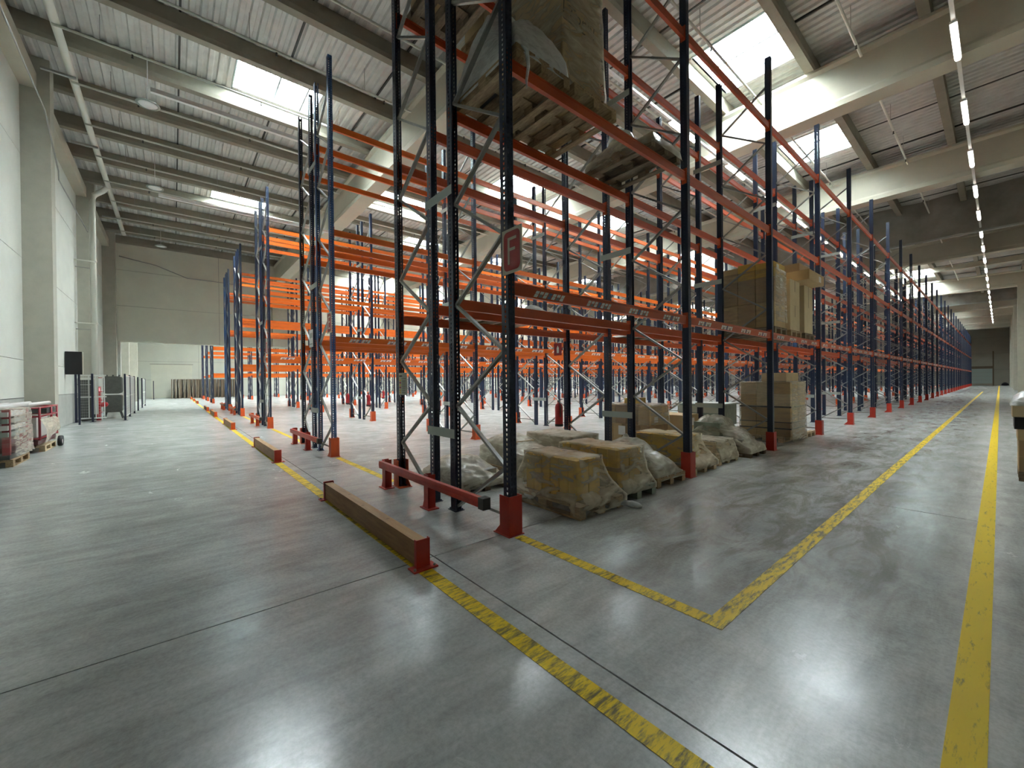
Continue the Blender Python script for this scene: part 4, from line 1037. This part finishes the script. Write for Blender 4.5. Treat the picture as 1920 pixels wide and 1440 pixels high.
# ------------------------------------------------------------------ fenced pumps
FX = -22.3
def fence_post(x, y, label):
    t = thing('fence_post', label, 'fence post', (x, y, 0), 0, 'navy fence posts')
    MB().box(-0.035, 0.035, -0.035, 0.035, 0.01, 2.12).build('upright', 'fence_navy', t); MB().box(-0.09, 0.09, -0.09, 0.09, 0, 0.01).build('foot', 'fence_navy', t)
def fence_panel(x0, y0, x1, y1, label):
    a = Vector((x0, y0, 0)); b_ = Vector((x1, y1, 0)); d = (b_ - a); L_ = d.length; ang = math.atan2(d.y, d.x)
    t = thing('mesh_fence', label, 'fence', (x0, y0, 0), ang, 'white mesh fence panels')
    MB().box(0.0, L_, -0.014, 0.014, 0.14, 0.19).build('bottom_rail', 'fence_white', t); MB().box(0.0, L_, -0.014, 0.014, 2.02, 2.07).build('top_rail', 'fence_white', t)
    MB().box(0.0, L_, -0.014, 0.014, 1.07, 1.12).build('middle_rail', 'fence_white', t)
    for xx in (0.05, L_ - 0.08): MB().box(xx, xx + 0.03, -0.012, 0.012, 0.19, 2.02).build('side_rail', 'fence_white', t)
    w_ = MB(); x = 0.14
    while x < L_ - 0.1: w_.box(x - 0.002, x + 0.002, -0.002, 0.002, 0.19, 2.02); x += 0.06
    z = 0.3
    while z < 2.0: w_.box(0.08, L_ - 0.08, -0.004, -0.001, z - 0.002, z + 0.002); z += 0.12
    o = w_.build('wire_mesh', 'fence_white', t); o['kind'] = 'stuff'
fence_post(FX, -5.86, 'navy fence post against the wall under the black box')
fence_post(FX, -5.36, 'navy fence post in the middle of the pump enclosure front')
fence_post(FX, -4.32, 'navy fence post at the open corner of the pump enclosure')
fence_panel(FX, -5.82, FX, -5.40, 'narrow white mesh panel beside the wall')
fence_panel(FX, -5.32, FX, -4.92, 'narrow white mesh panel in front of the red valves')
for x, lab in ((-25.2, 'second'), (-28.4, 'third'), (-31.6, 'fourth'), (-36.0, 'fifth'), (-40.0, 'sixth'), (-58.5, 'last')):
    fence_post(x, -4.34, f'{lab} navy fence post along the pump enclosure side')
fence_panel(-22.335, -4.34, -25.165, -4.34, 'first white mesh panel along the enclosure side')
fence_panel(-25.235, -4.34, -28.365, -4.34, 'second white mesh panel along the enclosure side')
fence_panel(-36.035, -4.34, -39.965, -4.34, 'mesh panel inside the second hall')
t = thing('control_box', 'black box mounted high beside the front wall', 'box', (-20.75, -5.70, 2.05), 0)
MB().box(-0.10, 0.10, -0.235, 0.235, 0, 0.92).build('case', 'black_box', t); MB().box(-0.10, 0.09, 0.236, 0.25, 0.0, 0.92).build('side_panel', 'plate_beige', t)
MB().box(-0.03, 0.03, 0.10, 0.16, -2.05, 0).build('pole', 'fence_navy', t)
t = thing('pump_unit', 'dark grey two-tier pump unit behind the mesh fence', 'pump', (-24.55, -4.88, 0), 0)
def rbox(x0, x1, y0, y1, z0, z1, r):
    pts = []
    for cx, cy, a0 in ((x1 - r, y1 - r, 0), (x0 + r, y1 - r, 90), (x0 + r, y0 + r, 180), (x1 - r, y0 + r, 270)):
        for k in range(4): a = math.radians(a0 + 30 * k); pts.append((cx + r * math.cos(a), cy + r * math.sin(a)))
    return pts
def yz(x0, x1, y0, y1, z0, z1, r, m, name):
    pts = rbox(y0, y1, z0, z1, 0, 0, r); MB().prism([(q[0], q[1]) for q in pts], x0, x1, 'x').build(name, m, t)
yz(-0.35, 0.35, -0.32, 0.32, 0.30, 1.14, 0.09, 'unit_grey', 'lower_tank'); yz(-0.35, 0.35, -0.32, 0.32, 1.20, 2.04, 0.12, 'unit_grey', 'upper_tank')
MB().box(-0.36, 0.36, -0.33, 0.33, 1.14, 1.20).build('band', 'fence_white', t)
for yy in (-0.22, 0, 0.22): MB().lathe([(0.0, 2.12), (0.03, 2.12), (0.04, 2.04)], 8, (0, yy, 0)).build('cap', 'stuff_dark', t)
for yy, dy in ((-0.25, -0.08), (0.25, 0.08)):
    for xx in (-0.28, 0.28): MB().bar((xx, yy, 0.32), (xx, yy + dy, 0.0), 0.04, 0.04).build('leg', 'stuff_dark', t)
t = thing('valve_set', 'red fire main with valves behind the mesh fence', 'pipework', (-23.4, -5.28, 0), 0)
MB().tube([(0, 0, 0.0), (0, 0, 1.55)], 0.085, 12).build('riser', 'fire_red', t); MB().tube([(0, -0.12, 0.7), (0, 0.24, 0.7)], 0.10, 12).build('branch', 'fire_red', t)
for z in (0.35, 0.9, 1.3): MB().lathe([(0.0, 0.0), (0.14, 0.0), (0.14, 0.035), (0.0, 0.035)], 14, (0, 0, z)).build('flange', 'fire_red', t)
MB().lathe([(0.0, -0.12), (0.09, -0.09), (0.13, 0.0), (0.09, 0.09), (0.0, 0.12)], 12, (0.0, 0.2, 0.72)).build('valve_body', 'fire_red', t)
MB().tube([(0.0, 0.12 * math.cos(a), 1.95 + 0.12 * math.sin(a)) if False else (0.12 * math.cos(a), 0.12 * math.sin(a), 1.95) for a in [k * math.pi / 8 for k in range(17)]], 0.014, 6).build('hand_wheel', 'fire_red', t)
t = thing('tank', 'dark water tank by the wall behind the narrow mesh panel', 'tank', (-23.9, -5.62, 0), 0)
MB().box(-0.3, 0.3, -0.30, 0.22, 0.04, 1.86).build('body', 'unit_grey', t); MB().box(-0.32, 0.32, -0.31, 0.23, 1.86, 1.96).build('lid', 'fence_white', t)

# ------------------------------------------------------------------ wrapped carts by the front wall
pallet(-12.1, -5.42, 0, 'pale pallet under the farther red wrapped cart', 'pallet_pale')
pallet(-9.7, -5.45, 0, 'pallet under the nearer wrapped machine with grey slats', 'pallet_wood')
def wheel(t, x, y, z, r=0.12):
    o = O('wheel', None, t, (x, y, z)); o.rotation_euler = (math.pi / 2, 0, 0)
    MB().lathe([(r * 0.55, -0.04), (r * 0.9, -0.045), (r, -0.02), (r, 0.02), (r * 0.9, 0.045), (r * 0.55, 0.04)], 18).build('tyre', 'rubber', o)
    MB().lathe([(0.0, -0.03), (r * 0.55, -0.035), (r * 0.55, 0.035), (0.0, 0.03)], 14).build('hub', 'machine_white', o)
t = thing('wrapped_cart', 'red tubular cart on white wheels, half wrapped in film, farther along the wall', 'cart', (-12.1, -5.42, 0), 0, 'wrapped carts by the front wall')
for x in (-1.0, -0.35, 0.85):
    for y in (-0.34, 0.36): MB().tube([(x, y, 0.30), (x, y, 1.08)], 0.022, 8).build('post', 'machine_red', t)
for z in (0.34, 0.86, 1.06):
    for y in (-0.34, 0.36): MB().tube([(-1.0, y, z), (0.85, y, z)], 0.020, 8).build('side_tube', 'machine_red', t)
    for x in (-1.0, 0.85): MB().tube([(x, -0.34, z), (x, 0.36, z)], 0.020, 8).build('end_tube', 'machine_red', t)
MB().box(-0.32, 0.8, -0.30, 0.30, 0.36, 0.84).build('crate', 'machine_white', t)
MB().lathe([(0.0, -0.12), (0.12, -0.12), (0.16, -0.05), (0.16, 0.08), (0.0, 0.12)], 14, (-0.7, 0.15, 0.60)).build('motor', 'machine_maroon', t)
MB().box(-0.95, -0.05, -0.25, 0.33, 0.90, 1.02).build('battery_tray', 'stuff_dark', t)
for k in range(4): MB().tube([(-1.05, -0.30 + k * 0.17, 1.12 + 0.02 * (k % 2)), (1.2, -0.30 + k * 0.17, 1.12 + 0.02 * (k % 2))], 0.045, 10).build('white_tube', 'machine_white', t)
wheel(t, -0.90, 0.44, 0.13); wheel(t, -0.45, 0.50, 0.13); wheel(t, -0.9, -0.36, 0.13)
MB().box(-1.0, 0.9, -0.33, 0.34, 0.20, 0.29).build('chassis', 'machine_maroon', t)
drape_ = MB(); n = 26; m_ = 12; vs = []; fs = []
for j in range(m_ + 1):
    for i in range(n + 1):
        u = i / n; v = j / m_; x = -0.5 + 1.5 * u; z = 0.80 - v * (0.34 + 0.22 * u); y = 0.40 + 0.10 * math.sin(v * 2.5) + noise.noise(Vector((x * 4, z * 6, 1))) * 0.05
        vs.append((x, y, z))
for j in range(m_):
    for i in range(n): a = j * (n + 1) + i; fs.append((a, a + 1, a + n + 2, a + n + 1))
drape_._add(vs, fs, 0, True); drape_.build('film', 'film_milky', t)
t = thing('wrapped_cart', 'wrapped machine with grey slats and a dark motor at the left picture edge', 'machine', (-9.7, -5.45, PT), 0, 'wrapped carts by the front wall')
MB().box(-0.58, 0.60, -0.36, 0.36, 0.0, 0.10).build('chassis', 'stuff_dark', t)
for k in range(4): MB().box(-0.50, 0.75, -0.36, 0.37, 0.45 + k * 0.13, 0.54 + k * 0.13).build('slat', 'machine_white' if k % 2 else 'galv_plate', t)
MB().lathe([(0.0, 0.10), (0.26, 0.10), (0.30, 0.16), (0.28, 0.36), (0.16, 0.42), (0.0, 0.43)], 16, (0.15, 0.12, 0.0)).build('motor_cover', 'machine_maroon', t)
MB().box(-0.56, -0.48, 0.28, 0.40, 0.1, 0.98).build('post', 'machine_red', t); MB().box(0.60, 0.68, 0.28, 0.38, 0.1, 0.98).build('post', 'machine_red', t)
for k in range(3): MB().tube([(-1.2, -0.28 + k * 0.26, 1.02), (1.6, -0.28 + k * 0.26, 1.02)], 0.05, 10).build('white_tube', 'machine_white', t)
shroud(t, (-0.60, 0.72, -0.38, 0.42), (-0.62, 0.74, -0.40, 0.46), 0.96, 0.05, 'film_glossy', 1.5, 0.03, seed=21)

# ------------------------------------------------------------------ second hall
d2 = struct('door_2', None, 'dull beige sectional door in the far wall of the second hall', (XF, -2.7, 0))
for k in range(4): MB().box(0.01, 0.05, -2.0, 2.0, 1.05 * k + 0.01, 1.05 * (k + 1) - 0.01).build('door_panel', 'wall_far', d2)
MB().box(0.0, 0.10, -2.1, 2.1, 4.2, 4.32).build('door_frame', 'column_concrete', d2)
stk = MB()
for k in range(16):
    z = k * 0.146
    for yy in (-0.33, 0, 0.33): stk.box(-0.6, 0.6, yy - 0.07, yy + 0.07, z + 0.122, z + 0.144)
    for yy in (-0.35, 0, 0.35):
        for xx in (-0.52, 0, 0.52): stk.box(xx - 0.07, xx + 0.07, yy - 0.05, yy + 0.05, z + 0.02, z + 0.122)
        stk.box(-0.6, 0.6, yy - 0.05, yy + 0.05, z, z + 0.02)
stm = stk.mesh('pallet_stack', 'pallet_old')
for k in range(16):  # rear row of stacks added to darken the gaps in the front row
    o = O('pallet_stack', stm, None, (-61.0 - 1.25 * (k // 8), -2.4 + 0.84 * (k % 8) + 0.2 * (k // 8), 0)); tag(o, 'tall stack of dark empty pallets at the far wall of the second hall', 'pallet stack', 'pallet stacks in the second hall', 'stuff')
